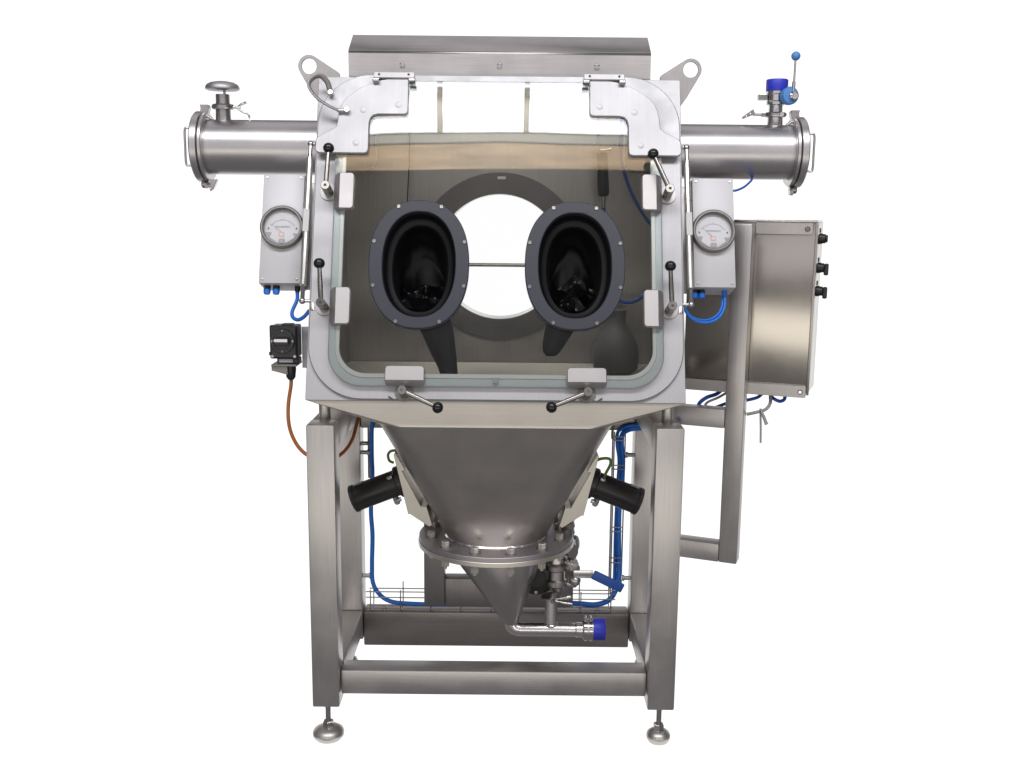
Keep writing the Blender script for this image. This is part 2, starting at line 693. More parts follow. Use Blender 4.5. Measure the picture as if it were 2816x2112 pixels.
# ------------------------------------------------------------------ setting: added self-glowing white, a sheet far behind and pads under the feet
bm = bmesh.new()
vs = [bm.verts.new(p) for p in ((-38, 30, -26), (38, 30, -26), (38, 30, 9.5), (-38, 30, 9.5))]
bm.faces.new(vs)
bd = link('backdrop', mesh(bm), 'glowing_white')
bd['kind'] = 'structure'
bm = bmesh.new()
for fx, fy in ((-0.4965, 0.04), (0.4965, 0.04), (-0.512, 0.532), (0.512, 0.532)):
    bm.faces.new([bm.verts.new((fx + a * 0.065, fy + b * 0.065, -0.008)) for a, b in ((-1, -1), (1, -1), (1, 1), (-1, 1))])
fl = link('floor', mesh(bm), 'glowing_white')
fl['kind'] = 'structure'

# ------------------------------------------------------------------ support frame
W = 0.535
frame = thing('support_frame', 'brushed steel support frame of square tubes on levelling feet', 'frame', (0, 0.28, 0))
for sx in (-1, 1):
    xs = sorted((sx * W, sx * (W - 0.08)))
    box('post', (*xs, 0.0, 0.08, 0.110, 0.963), 'post_steel', frame, 0.005)
    box('post', (*xs, 0.485, 0.565, 0.110, 0.880), 'post_steel', frame, 0.005)
    box('side_beam', (*xs, 0.0815, 0.565, 0.883, 0.961), 'beam_steel', frame, 0.005)
    box('side_beam', (*xs, 0.0815, 0.4835, 0.137, 0.216), 'beam_steel', frame, 0.005)
box('front_beam', (-W + 0.0815, W - 0.0815, 0.020, 0.098, 0.142, 0.2185), 'beam_steel', frame, 0.007)
box('rear_beam', (-W + 0.0815, W - 0.0815, 0.487, 0.563, 0.088, 0.210), 'shaded_beam_steel', frame, 0.005)
box('rear_beam', (-W + 0.0815, W - 0.0815, 0.487, 0.563, 0.850, 0.930), 'shaded_beam_steel', frame, 0.005)
for sx in (-1, 1):
    for py in (0.12, 0.46):
        cyl('pillar', (sx * 0.502, py, 0.961), (sx * 0.502, py, 1.030), 0.017, 'post_steel', frame, 28)
    for py, px in ((0.04, 0.4965), (0.532, 0.512)):
        f = group('levelling_foot', frame, (sx * px, py, 0))
        lathe('stem', [(0, 0.04), (0.0078, 0.04), (0.0078, 0.094), (0.0105, 0.094), (0.0105, 0.1095), (0, 0.1095)], 'cast_steel', f, (sx * px, py, 0), n=20)
        link('nut', mesh(xf(hexa_bm(0.0165, 0.020), T(sx * px, py, 0.029))), 'cast_steel', f)
        MF = 'foot_steel'
        R = (0.047 if sx < 0 else 0.036) if py < 0.3 else 0.030
        lathe('base', [(0, -0.007), (R * 0.82, -0.007), (R * 0.97, 0.002), (R, 0.012), (R * 0.93, 0.020), (R * 0.68, 0.027), (R * 0.42, 0.031), (0, 0.032)],
              MF, f, (sx * px, py, 0), n=40, smooth=50)

# swivelled bracket on the right that carries the control cabinet
ARM_A = radians(22)
ARM = Matrix.Translation((0.775, 0.48, 0)) @ Matrix.Rotation(-ARM_A, 4, 'Z')
box('mast', (-0.023, 0.037, -0.03, 0.03, 0.408, 1.530), 'post_steel', frame, 0.004, ARM)
box('bracket_arm', (-0.262, -0.0235, -0.03, 0.03, 0.866, 0.928), 'beam_steel', frame, 0.003, ARM)
box('bracket_arm', (-0.262, -0.0235, -0.03, 0.03, 0.4082, 0.470), 'beam_steel', frame, 0.003, ARM)
for z0, z1, x0, x1, bx, bz in ((1.497, 1.534, 0.0375, 0.216, 0.199, 1.515), (0.976, 1.014, -0.195, 0.222, 0.205, 0.995)):
    st = group('mounting_strap', frame, ARM @ Vector((0.1, 0.032, z0)))
    plate('strip', rrect((x1 - x0) / 2, (z1 - z0) / 2, 0.006, 5, (x0 + x1) / 2, (z0 + z1) / 2), 'beam_steel', st, (), -0.037, -0.031, 0.001, ARM @ UPR)
    link('bolt', mesh(xf(hexa_bm(0.0085, 0.006, 18, 0.4), ARM @ Matrix.Translation((bx, 0.031, bz)) @ UPR)), 'bright_steel', st)

# pump stand behind the hopper
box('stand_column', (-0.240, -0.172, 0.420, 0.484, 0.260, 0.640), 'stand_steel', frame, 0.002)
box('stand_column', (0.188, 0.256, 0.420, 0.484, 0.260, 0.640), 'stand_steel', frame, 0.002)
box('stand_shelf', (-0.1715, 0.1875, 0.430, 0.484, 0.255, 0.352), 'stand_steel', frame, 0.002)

# ------------------------------------------------------------------ glove box
gb = thing('glove_box', 'stainless steel glove box with slanted window, two glove ports and hopper', 'glove box', (0, 0.31, 0.961))
YB = 0.72
# chamber walls
prof = [(0.006, 1.0345), (0.320, 1.946), (YB, 1.946), (YB, 1.0345)]
for sx in (-1, 1):
    M = Matrix(((0, 0, sx, 0), (1, 0, 0, 0), (0, 1, 0, 0), (0, 0, 0, 1)))
    plate('side_wall', prof, 'panel_steel', gb, (), W - 0.006, W, 0.001, M)
box('top_wall', (-W + 0.0065, W - 0.0065, 0.318, YB - 0.0055, 1.940, 1.9458), 'panel_steel', gb, 0.001)
circ = lambda r, n=72, cx=0.0, cy=0.0: [(cx + r * cos(2 * pi * i / n), cy + r * sin(2 * pi * i / n)) for i in range(n)]
plate('rear_wall', [(-W + .0065, 1.030), (W - .0065, 1.030), (W - .0065, 1.9458), (-W + .0065, 1.9458)], 'inner_steel', gb,
      [circ(0.216, 72, 0, 1.402)], -YB, -YB + 0.005, 0, UPR)
# inner lining of the chamber (the sheet seen through the pane)
for sx in (-1, 1):
    M = Matrix(((0, 0, sx, 0), (1, 0, 0, 0), (0, 1, 0, 0), (0, 0, 0, 1)))
    plate('inner_lining', [(0.030, 1.038), (0.326, 1.938), (YB - .008, 1.938), (YB - .008, 1.038)], 'inner_steel', gb, (), W - 0.0095, W - 0.0065, 0, M)
# round rear port: flange ring, collar and cross bar
rp = group('rear_port', gb, (0, YB, 1.402))
plate('ring', circ(0.283, 96), 'port_steel', rp, [circ(0.2145, 96)], 0, 0.012, 0.001, upright(0, YB - 0.0055, 1.408))
bmc = shell_bm([[(0.2195 * cos(2 * pi * i / 72), YB + 0.002, 1.402 + 0.2195 * sin(2 * pi * i / 72)) for i in range(72)],
                [(0.2195 * cos(2 * pi * i / 72), YB + 0.16, 1.402 + 0.2195 * sin(2 * pi * i / 72)) for i in range(72)]], None, 0.004)
link('collar', mesh(bmc), 'bright_steel', rp)
plate('sticker', rrect(0.014, 0.0045, 0.001, 2), 'white_plastic', rp, (), 0, 0.0008, 0, upright(0.004, YB - 0.0178, 1.402 + 0.270))
cyl('cross_bar', (-0.215, YB + 0.075, 1.374), (0.215, YB + 0.075, 1.374), 0.0065, 'inner_steel', rp, 14)
# front frame
plate('front_frame', rrect(W - 0.0005, 0.4835, 0.004, 3, 0, 0.4835), 'panel_steel', gb,
      [rrect(0.455, 0.44, 0.09, 10, 0, 0.50)], -0.006, 0.0015, 0.0012, PANEL)

# door: rounded frame, pale seal, slanted pane with two holes
GU, GV = 0.2205, 0.385
door = plate('door', rrect(0.530, 0.484, 0.155, 16, 0, 0.4865), 'panel_steel', gb,
             [rrect_top(0.442, 0.429, 0.152, 0.075, 12, 0, 0.5025)], 0.0035, 0.012, 0.0022, PANEL)
plate('seal', rrect_top(0.4720, 0.4525, 0.172, 0.095, 14, 0, 0.4915), 'seal_white', door,
      [rrect_top(0.441, 0.428, 0.150, 0.076, 14, 0, 0.5025)], 0.0122, 0.0190, 0.002, PANEL)
plate('seal_lip', rrect_top(0.4525, 0.4385, 0.158, 0.085, 14, 0, 0.5005), 'lip_white', door,
      [rrect_top(0.4405, 0.4275, 0.148, 0.0755, 14, 0, 0.5025)], 0.0192, 0.0222, 0.001, PANEL)
pane = plate('pane', rrect_top(0.4712, 0.4517, 0.171, 0.094, 14, 0, 0.4915), 'pane_glass', door,
             [oval(0.108, 0.158, 64, 2.25, s * GU, GV) for s in (-1, 1)], 0.0224, 0.0304, 0.0, PANEL)
lathe('drain_notch', [(0, 0), (0.008, 0), (0.008, 0.002), (0, 0.002)], 'print_grey', door, (0.0, 0.0555, 0.0306), (0, 0, 1), 20, PANEL)

# corner plates with their screws
CP = [(-0.2640, 0.9480), (-0.3000, 0.9480), (-0.3450, 0.9400), (-0.3669, 0.9320), (-0.3980, 0.9190), (-0.4198, 0.9045), (-0.4400, 0.8880), (-0.4539, 0.8701), (-0.4610, 0.8530),
      (-0.4649, 0.8353), (-0.4665, 0.8150), (-0.4688, 0.7973), (-0.4800, 0.7880), (-0.5040, 0.7750), (-0.5220, 0.7640), (-0.5273, 0.7560), (-0.5280, 0.7260), (-0.5240, 0.7190), (-0.5170, 0.7160),
      (-0.3880, 0.7160), (-0.3790, 0.7190), (-0.3760, 0.7280), (-0.3760, 0.8080), (-0.3720, 0.8230), (-0.3640, 0.8320), (-0.3500, 0.8355),
      (-0.2740, 0.8355), (-0.2665, 0.8390), (-0.2640, 0.8470)]
CPB = [(-0.394, 0.8475), (-0.2925, 0.8640), (-0.4115, 0.7465)]
for sx in (-1, 1):
    pl = plate('corner_plate', [(-sx * x, y) for x, y in CP], 'plate_steel', gb, (), 0.0305, 0.0400, 0.0016, PANEL)
    for x, y in CPB:
        inst('plug', 'plug', lambda: mesh(lathe_bm([(0, 0), (0.0092, 0), (0.0090, 0.0006), (0.0080, 0.0010), (0, 0.0010)], n=28)), 'plate_steel', pl, PANEL @ T(-sx * x, y, 0.0400))

# hinges
for sx in (-1, 1):
    hg = plate('hinge', rrect(0.0590, 0.0085, 0.003, 4, sx * 0.306, 0.9530), 'plate_steel', gb, (), 0.0125, 0.0470, 0.001, PANEL)
    for x in (0.264, 0.350):
        lathe('screw', [(0, 0), (0.0035, 0), (0.0035, 0.0006), (0, 0.0006)], 'print_dark', hg, (sx * x, 0.9545, 0.0471), (0, 0, 1), 16, PANEL)
    for x in (0.2535, 0.3580):
        cyl('knuckle', (sx * x - 0.0095, 0.9360, 0.0480), (sx * x + 0.0095, 0.9360, 0.0480), 0.0080, 'bright_steel', hg, 20, 0.0015, PANEL)

# clamping handles
CL = [((-1, 0.4870, 0.602), (0.4826, 0.7146), 'side', (0.4410, 0.6010)), ((-1, 0.4870, 0.262), (0.4961, 0.3754), 'side', (0.4405, 0.2635)),
      ((1, 0.4870, 0.602), (0.4412, 0.7067), 'side', (0.4420, 0.6045)), ((1, 0.4885, 0.262), (0.4853, 0.3773), 'side', (0.4430, 0.2640)),
      ((-1, 0.2550, 0.0185), (0.1565, -0.0281), 'foot', (0.2530, 0.0650)), ((1, 0.2540, 0.0185), (0.1543, -0.0241), 'foot', (0.2538, 0.0640))]


def pad_bm(hx, hy, frac):
    """clamp block: rounded corners, front stepped down by a sloped strip along its -x side"""
    loop = rrect(hx, hy, 0.010, 6)
    xs = -hx + frac * 2 * hx

    def zf(x):
        return 0.046 if x > xs else 0.046 - 0.013 * (xs - x) / (xs + hx)
    bm = bmesh.new()
    loop2 = []
    for i, p in enumerate(loop):          # put vertices on the crease
        q = loop[i - 1]
        if (q[0] - xs) * (p[0] - xs) < 0:
            t = (xs - q[0]) / (p[0] - q[0])
            loop2.append((xs, q[1] + t * (p[1] - q[1])))
        loop2.append(p)
    ins = inset(loop2, 0.0015)
    rows = [[bm.verts.new((x, y, 0.0310)) for x, y in loop2], [bm.verts.new((x, y, zf(x) - 0.0015)) for x, y in loop2], [bm.verts.new((x, y, zf(x))) for x, y in ins]]
    n = len(loop2)
    for a, b in zip(rows, rows[1:]):
        for i in range(n):
            bm.faces.new((a[i], a[(i + 1) % n], b[(i + 1) % n], b[i]))
    bm.faces.new(rows[0][::-1])
    hi = [i for i in range(n) if loop2[i][0] >= xs - 1e-6]
    lo = [i for i in range(n) if loop2[i][0] <= xs + 1e-6]
    for ids in (hi, lo):
        c = (sum(ins[i][0] for i in ids) / len(ids), sum(ins[i][1] for i in ids) / len(ids))
        ids = sorted(ids, key=lambda i: atan2(ins[i][1] - c[1], ins[i][0] - c[0]))
        bm.faces.new([rows[2][i] for i in ids])
    return bm


for (sx, hu, hv), (ku, kv), kind, (pu, pv) in CL:
    cl = group('door_clamp', gb, PANEL @ Vector((sx * hu, hv, 0.0125)))
    lathe('washer', [(0, 0), (0.0255, 0), (0.0262, 0.002), (0.0255, 0.0045), (0.012, 0.0045), (0, 0.0045)], 'pad_steel' if kind == 'side' else 'bezel_grey', cl, (sx * (hu + 0.001), hv + 0.004, 0.0123), (0, 0, 1), 40, PANEL)
    lathe('hub', [(0, 0), (0.0130, 0), (0.0130, 0.034), (0.0118, 0.036), (0.0118, 0.039), (0.0130, 0.041), (0.0130, 0.0670), (0.0118, 0.0680), (0.0042, 0.0680), (0.0040, 0.0600), (0, 0.0600)],
          'lever_steel', cl, (sx * hu, hv, 0.0170), (0, 0, 1), 30, PANEL)
    du, dv = sx * ku - sx * hu, kv - hv
    ln = sqrt(du * du + dv * dv)
    du, dv = du / ln, dv / ln
    a = (sx * hu + du * 0.012, hv + dv * 0.012, 0.0740)
    b = (sx * ku - du * 0.012, kv - dv * 0.012, 0.0760)
    lathe('lever', [(0, 0), (0.0072, 0), (0.0072, (ln - 0.024) * 0.5), (0.0060, ln - 0.024), (0, ln - 0.024)], 'lever_steel', cl, a, Vector(b) - Vector(a), 18, PANEL)
    lathe('knob', [(0, -0.0150)] + [(0.0160 * cos(t), 0.0152 * sin(t)) for t in [radians(-80 + 10 * i) for i in range(17)]] + [(0, 0.0152)], 'ball_plastic', cl, (sx * ku, kv, 0.0765), (du, dv, 0.05), 28, PANEL, 60)
    if kind == 'side':
        M = PANEL @ T(sx * pu, pv, 0) @ Matrix.Diagonal((-sx, 1, 1, 1))
        link('pad', mesh(xf(pad_bm(0.0285, 0.0530, 0.30), M)), 'pad_steel', cl)
    else:
        M = PANEL @ T(sx * pu, pv, 0) @ Matrix.Rotation(radians(90), 4, 'Z')
        link('pad', mesh(xf(pad_bm(0.0280, 0.0545, 0.28), M)), 'pad_steel', cl)
        lathe('stop_pin', [(0, 0), (0.003, 0), (0.003, 0.016), (0, 0.016)], 'bright_steel', cl, (sx * (hu + 0.033), hv - 0.016, 0.0122), (sx * 0.5, 0.3, 0.6), 10, PANEL)

# glove ports
SCR = [(0.0610, 0.1672), (-0.0610, 0.1672), (0.1280, 0.0645), (-0.1280, 0.0645), (0.1278, -0.0640), (-0.1278, -0.0640), (0.0610, -0.1672), (-0.0610, -0.1672)]


def glove_bm(u0, seed, drift, reach):
    """rubber sleeve: mouth fixed in the ring, runs back into the chamber and sags down"""
    st = [  # across, along slant, out, half width, half height, direction (pitch from inward to down)
        (0.0, 0.0, 0.0335, 0.1085, 0.1585, 0), (0.0, 0.0, 0.0330, 0.1030, 0.1530, 0), (0.0, 0.0, 0.0220, 0.0990, 0.1490, 0), (0.0, 0.0, 0.0100, 0.0945, 0.1440, 0),
        (0.0, 0.0, 0.0040, 0.0860, 0.1355, 0), (0.0, 0.0, 0.0000, 0.0795, 0.1285, 0), (0.0, -0.001, -0.008, 0.0762, 0.1250, 0), (0.0, -0.002, -0.025, 0.0745, 0.1230, 0),
        (0.0, -0.004, -0.070, 0.0740, 0.1180, 4), (0.002, -0.012, -0.120, 0.0735, 0.1100, 12), (0.006, -0.035, -0.165, 0.0720, 0.0980, 30),
        (0.014, -0.080, -0.195, 0.0680, 0.0860, 52), (0.026, -0.130, -0.205, 0.0600, 0.0680, 70), (0.040, -0.185, -0.205, 0.0500, 0.0500, 80),
        (0.052, -0.235, -0.202, 0.0400, 0.0380, 86), (0.060, -0.275, -0.200, 0.0300, 0.0260, 90), (0.063, -0.295, -0.200, 0.0180, 0.0140, 90)]
    fine = []
    for i in range(len(st) - 1):
        k = 2 if i < 3 else 6
        p0, p1, p2, p3 = st[max(i - 1, 0)], st[i], st[i + 1], st[min(i + 2, len(st) - 1)]
        for j in range(k):
            t = j / k
            fine.append([0.5 * (2 * b + (c - a) * t + (2 * a - 5 * b + 4 * c - d) * t * t + (3 * b - a - 3 * c + d) * t ** 3) for a, b, c, d in zip(p0, p1, p2, p3)])
    fine.append(list(st[-1]))
    for f in fine:                                  # how far the empty sleeve sags
        if f[1] < -0.08:
            f[1] = -0.08 + (f[1] + 0.08) * reach
    n = 96
    loops = []
    for s in fine:
        du, dv, w, hx, hy, pit = s
        ca, sa = cos(radians(pit)), sin(radians(pit))
        deep = min(1.0, max(0.0, (-0.045 - w) / 0.08)) if w < -0.045 else 0.0
        l = []
        for i in range(n):
            a = 2 * pi * i / n
            c, sn = cos(a), sin(a)
            x = hx * math.copysign(abs(c) ** (2 / 2.25), c)
            y = hy * math.copysign(abs(sn) ** (2 / 2.25), sn)
            f = 0.0
            if deep > 0:
                q = Vector((x * 13 + y * 4 + seed * 3.1, y * 9 - x * 5 + dv * 5, w * 11 + x * 4 + seed))
                d1, d2 = noise.voronoi(q)[0][:2]
                crease = max(0.0, 1 - (d2 - d1) * 2.2)
                d1, d2 = noise.voronoi(q * 0.55 + Vector((3, 1, 9)))[0][:2]
                big = max(0.0, 1 - (d2 - d1) * 1.7)
                low = 0.40 + 0.75 * max(0.0, -sn)
                f = deep * low * (0.20 * crease + 0.34 * big)
            k = 1 - f
            l.append((u0 + drift * du + x * k, GV + dv + y * k * ca, w + y * k * sa * -1.0 * -1.0))
        loops.append(l)
    cut = next(i for i, f in enumerate(fine) if f[1] < -0.105)
    return loft_bm(loops[:cut + 1]), loft_bm(loops[cut:])


def fold_bm(u0, seed, peak):
    """crumpled rubber bunched up on the lower side of the sleeve"""
    bm = bmesh.new()
    nx, ny = 26, 20
    g = []
    for j in range(ny + 1):
        row = []
        for i in range(nx + 1):
            a, b = i / nx, j / ny
            half = 0.069 * sqrt(max(0.0, 1 - (0.55 * (1 - b)) ** 2)) * (1.0 - 0.10 * b)
            x = (2 * a - 1) * half
            crown = 0.075 + peak * max(0.0, 1 - abs(x - 0.006) / 0.045) * 0.050
            y = -0.118 + 0.018 * (2 * a - 1) ** 2 + b * crown
            q = Vector((x * 15 + seed, b * 1.5 + x * 7, seed * 1.7))
            d1, d2 = noise.voronoi(q)[0][:2]
            w = -0.030 - 0.050 * b - 0.020 * (2 * a - 1) ** 2 + 0.034 * max(0.0, 1 - (d2 - d1) * 1.5) - 0.012
            w += peak * 0.020 * max(0.0, 1 - abs(x - 0.006) / 0.034) * (1 - b)
            row.append(bm.verts.new((u0 + x, GV + y, w)))
        g.append(row)
    for j in range(ny):
        for i in range(nx):
            bm.faces.new((g[j][i], g[j][i + 1], g[j + 1][i + 1], g[j + 1][i]))
    bmesh.ops.solidify(bm, geom=bm.faces[:], thickness=0.0012)
    return bm


for sx, drift, seed in ((-1, 1.3, 1.7), (1, -0.9, 5.3)):
    gp = group('glove_port', gb, PANEL @ Vector((sx * GU, GV, 0.0305)))
    plate('ring', oval(0.1418, 0.1872, 96, 2.28), 'ring_plastic', gp, [oval(0.1030, 0.1530, 96, 2.25)], 0.0306, 0.0500, 0.0022, PANEL @ T(sx * GU, GV, 0))
    for x, y in SCR:
        inst('screw', 'portscrew', screw_mesh, 'bright_steel', gp, PANEL @ T(sx * GU + x, GV + y, 0.0500))
    link('glove_fold', mesh(xf(fold_bm(sx * GU, seed, 0.25 if sx < 0 else 1.0), PANEL), smooth=20), 'rubber', gp)
    g1, g2 = glove_bm(sx * GU, seed, drift, 1.0 if sx < 0 else 0.62)
    link('glove', mesh(xf(g1, PANEL), smooth=60), 'sleeve_rubber', gp)
    link('glove_tail', mesh(xf(g2, PANEL), smooth=60), 'tail_rubber', gp)

# gas struts beside the door
for sx in (-1, 1):
    gs = group('gas_strut', gb, PANEL @ Vector((sx * 0.55, 0.5, 0)))
    x0, x1 = sx * 0.5490, sx * 0.5540
    top, bot = Vector((x0, 0.7560, 0.004)), Vector((x1, 0.2850, 0.004))
    d = (bot - top).normalized()
    cyl('rod', top + d * 0.006, top + d * 0.046, 0.0058, 'polished_steel', gs, 18, 0.001, PANEL)
    cyl('cylinder', top + d * 0.040, top + d * 0.425, 0.0092, 'strut_steel', gs, 24, 0.0015, PANEL)
    cyl('rod', top + d * 0.4255, bot - d * 0.004, 0.0062, 'polished_steel', gs, 18, 0.001, PANEL)
    for p, qx in ((top, sx * 0.536), (bot, sx * 0.515)):
        lathe('ball_joint', [(0, -0.009)] + [(0.0098 * cos(t), 0.0092 * sin(t)) for t in [radians(-70 + 20 * i) for i in range(8)]] + [(0, 0.0094)], 'polished_steel', gs, p, d, 18, PANEL, 60)
        cyl('stud', (p.x - sx * 0.006, p.y, p.z), (qx, p.y, 0.004), 0.0048, 'polished_steel', gs, 14, 0.001, PANEL)
    lathe('stud_foot', [(0, 0), (0.0085, 0), (0.0075, 0.012), (0.0050, 0.026), (0, 0.026)], 'polished_steel', gs, (sx * 0.5225, 0.2560, 0.0062), (0, 1, 0), 18, PANEL)
    plate('sticker', rrect(0.0085, 0.034, 0.001, 2), 'tie_light', gs, (), 0, 0.0006, 0, PANEL @ T(sx * 0.5517, 0.522, 0.0136) @ Matrix.Rotation(sx * 0.010, 4, 'Z'))

# lifting lugs on the top corners
for sx in (-1, 1):
    o = []
    R, cx, cz = 0.0330, 0.5790, 1.9900
    for i in range(15):
        a = radians(-30 + 150 * i / 14)
        o.append((cx + R * cos(a), cz + R * sin(a)))
    o += [(0.4930, 1.9745), (0.4870, 1.9680), (0.4870, 1.9465), (0.5365, 1.9465), (0.5365, 1.8850), (0.5520, 1.8830), (0.5700, 1.9080)]
    plate('lifting_lug', [(sx * x, z) for x, z in o], 'post_steel', gb, [circ(0.0232, 40, sx * cx, cz)], -0.410, -0.400, 0.001, UPR)
box('lug_weld', (0.487, 0.536, 0.392, 0.401, 1.947, 1.957), 'bright_steel', gb, 0.003)

# lamp hood along the top
hp = [(0.338, 1.9525), (0.338, 2.0270), (0.340, 2.0295), (0.436, 2.0880), (0.640, 2.0880), (0.640, 1.9525)]
hood = plate('hood', [(y, z) for y, z in hp], 'beam_steel', gb, (), -0.4495, 0.4495, 0, Matrix(((0, 0, 1, 0), (1, 0, 0, 0), (0, 1, 0, 0), (0, 0, 0, 1))))
bmh = bmesh.new()
bmh.from_mesh(hood.data)
es = [e for e in bmh.edges if all(abs(v.co.y - 0.34) < 0.004 and v.co.z > 2.02 for v in e.verts) and abs(e.verts[0].co.x - e.verts[1].co.x) > 0.5]
bmesh.ops.bevel(bmh, geom=es, offset=0.006, segments=4, affect='EDGES', profile=0.5)
bmh.to_mesh(hood.data)
bmh.free()
for x in (-0.289, 0.0, 0.289):
    inst('screw', 'hoodscrew', lambda: mesh(lathe_bm([(0, 0), (0.0098, 0), (0.0098, 0.001), (0.0072, 0.0015), (0.0066, 0.0045), (0.0030, 0.0052), (0.0028, 0.003), (0, 0.003)], n=18)), 'bright_steel', hood, upright(x, 0.3378, 1.987))

# braided earth strap on the left top corner
es_ = group('earth_strap', gb, PANEL @ Vector((-0.5, 0.9, 0.012)))
tube('braid', [(-0.4950, 0.912, 0.020), (-0.5030, 0.935, 0.036), (-0.5220, 0.946, 0.052), (-0.5430, 0.930, 0.062), (-0.5480, 0.905, 0.066), (-0.5270, 0.874, 0.066), (-0.4950, 0.852, 0.060), (-0.4640, 0.8405, 0.050)],
     0.0042, 'braid_grey', es_, 12, 8, 1.9, PANEL)
for p, q in (((-0.4955, 0.917, 0.0125), (-0.4920, 0.902, 0.0300)), ((-0.4660, 0.8405, 0.0490), (-0.4340, 0.8420, 0.0480))):
    cyl('terminal', p, q, 0.0060, 'bright_steel', es_, 16, 0.001, PANEL)
link('nut', mesh(xf(hexa_bm(0.0085, 0.010), PANEL @ T(-0.4390, 0.8420, 0.0450))), 'polished_steel', es_)
link('nut', mesh(xf(hexa_bm(0.0080, 0.014), PANEL @ T(-0.4930, 0.905, 0.0200))), 'polished_steel', es_)

# side transfer ports
TY, TZ, TR = 0.46, 1.7505, 0.0838
for sx in (-1, 1):
    tp = group('transfer_port', gb, (sx * 0.75, TY, TZ))
    xe = 0.906
    lathe('tube', [(TR - 0.004, 0), (TR, 0), (TR, xe - W - 0.0005), (TR - 0.004, xe - W - 0.0005)], 'tube_steel', tp, (sx * (W + 0.0005), TY, TZ), (sx, 0, 0), 72)
    lathe('weld_bead', [(TR + 0.0002, 0), (TR + 0.004, 0), (TR + 0.0030, 0.004), (TR + 0.0002, 0.005)], 'bright_steel', tp, (sx * (W + 0.0006), TY, TZ), (sx, 0, 0), 72)
    lathe('flange', [(TR - 0.004, 0), (0.1020, 0), (0.1045, 0.002), (0.1045, 0.010), (0.0985, 0.0130), (TR - 0.004, 0.0130)], 'tube_steel', tp, (sx * (xe + 0.0002), TY, TZ), (sx, 0, 0), 72)
    lathe('lid', [(0, 0), (0.1005, 0), (0.1085, 0.002), (0.1085, 0.020), (0.1050, 0.0235), (0.095, 0.0245), (0, 0.0245)], 'tube_steel', tp, (sx * (xe + 0.0135), TY, TZ), (sx, 0, 0), 72)
    xl = xe + 0.0382
    tube('handle', [(sx * xl, TY - 0.03, TZ + 0.052), (sx * (xl + 0.022), TY - 0.03, TZ + 0.056), (sx * (xl + 0.030), TY - 0.03, TZ + 0.048), (sx * (xl + 0.0305), TY - 0.03, TZ), (sx * (xl + 0.030), TY - 0.03, TZ - 0.050), (sx * (xl + 0.022), TY - 0.03, TZ - 0.058), (sx * xl, TY - 0.03, TZ - 0.052)],
         0.0036, 'bright_steel', tp, 12, 6)
    # toggle catches above and below the lid
    tg = [(0.092, 0.014), (0.118, 0.010), (0.128, 0.012), (0.128, -0.012), (0.120, -0.016), (0.092, -0.010)]
    plate('catch', [(sx * (xe + 0.012 + b), TZ + a) for a, b in tg], 'cast_steel', tp, (), -TY - 0.012, -TY + 0.012, 0.001, UPR)
    if sx < 0:
        lw = [(-0.905, 1.650), (-0.884, 1.652), (-0.898, 1.622), (-0.908, 1.614), (-0.914, 1.634)]
    else:
        lw = [(0.905, 1.666), (0.928, 1.656), (0.930, 1.636), (0.922, 1.618), (0.912, 1.620), (0.911, 1.640)]
    plate('catch_lever', lw, 'polished_steel', tp, (), -TY - 0.010, -TY + 0.010, 0.001, UPR)
    cyl('catch_block', (sx * (xe + 0.004), TY - 0.014, TZ - 0.115), (sx * (xe + 0.026), TY - 0.014, TZ - 0.115), 0.012, 'cast_steel', tp, 20, 0.003)
    cyl('catch_screw', (sx * (xe + 0.008), TY - 0.030, TZ - 0.122), (sx * (xe + 0.008), TY - 0.008, TZ - 0.122), 0.006, 'polished_steel', tp, 14)
    cyl('catch_screw', (sx * (xe - 0.018), TY - 0.020, TZ + TR - 0.002), (sx * (xe + 0.006), TY - 0.020, TZ + TR + 0.012), 0.0042, 'cast_steel', tp, 12)

# vent with mushroom cap on the left port
vn = group('vent', gb, (-0.862, TY, TZ + TR))
vx = -0.861
lathe('neck', [(0.020, 0), (0.0265, -0.004), (0.0235, 0.006), (0.0228, 0.044), (0.0232, 0.0445), (0.0215, 0.060), (0.0215, 0.082), (0, 0.082)], 'cast_steel', vn, (vx, TY, TZ + TR - 0.006), n=40)
lathe('clamp_ring', [(0.0236, 0), (0.031, 0.001), (0.0345, 0.005), (0.0345, 0.012), (0.031, 0.016), (0.0236, 0.017)], 'cast_steel', vn, (vx, TY, TZ + TR + 0.030), n=40)
lathe('mushroom_cap', [(0, 0), (0.046, 0), (0.052, 0.003), (0.0520, 0.009), (0.047, 0.017), (0.036, 0.023), (0.018, 0.0265), (0, 0.0272)], 'flange_steel', vn, (vx, TY, TZ + TR + 0.0885), n=56, smooth=50)
cyl('stem', (vx + 0.006, TY, TZ + TR + 0.0755), (vx + 0.006, TY, TZ + TR + 0.089), 0.004, 'cast_steel', vn, 12)
cyl('clamp_bolt', (vx + 0.030, TY - 0.006, TZ + TR + 0.038), (vx + 0.056, TY - 0.006, TZ + TR + 0.036), 0.0042, 'polished_steel', vn, 12)
tube('wing_nut', [(vx + 0.046, TY - 0.006, TZ + TR + 0.038), (vx + 0.058, TY - 0.006, TZ + TR + 0.046), (vx + 0.074, TY - 0.006, TZ + TR + 0.052)], [0.003, 0.004, 0.005], 'bright_steel', vn, 10, 4)
tube('wing_nut', [(vx + 0.046, TY - 0.006, TZ + TR + 0.034), (vx + 0.064, TY - 0.006, TZ + TR + 0.022), (vx + 0.078, TY - 0.006, TZ + TR + 0.018), (vx + 0.084, TY - 0.006, TZ + TR + 0.004)], [0.003, 0.0035, 0.004], 'bright_steel', vn, 10, 4)

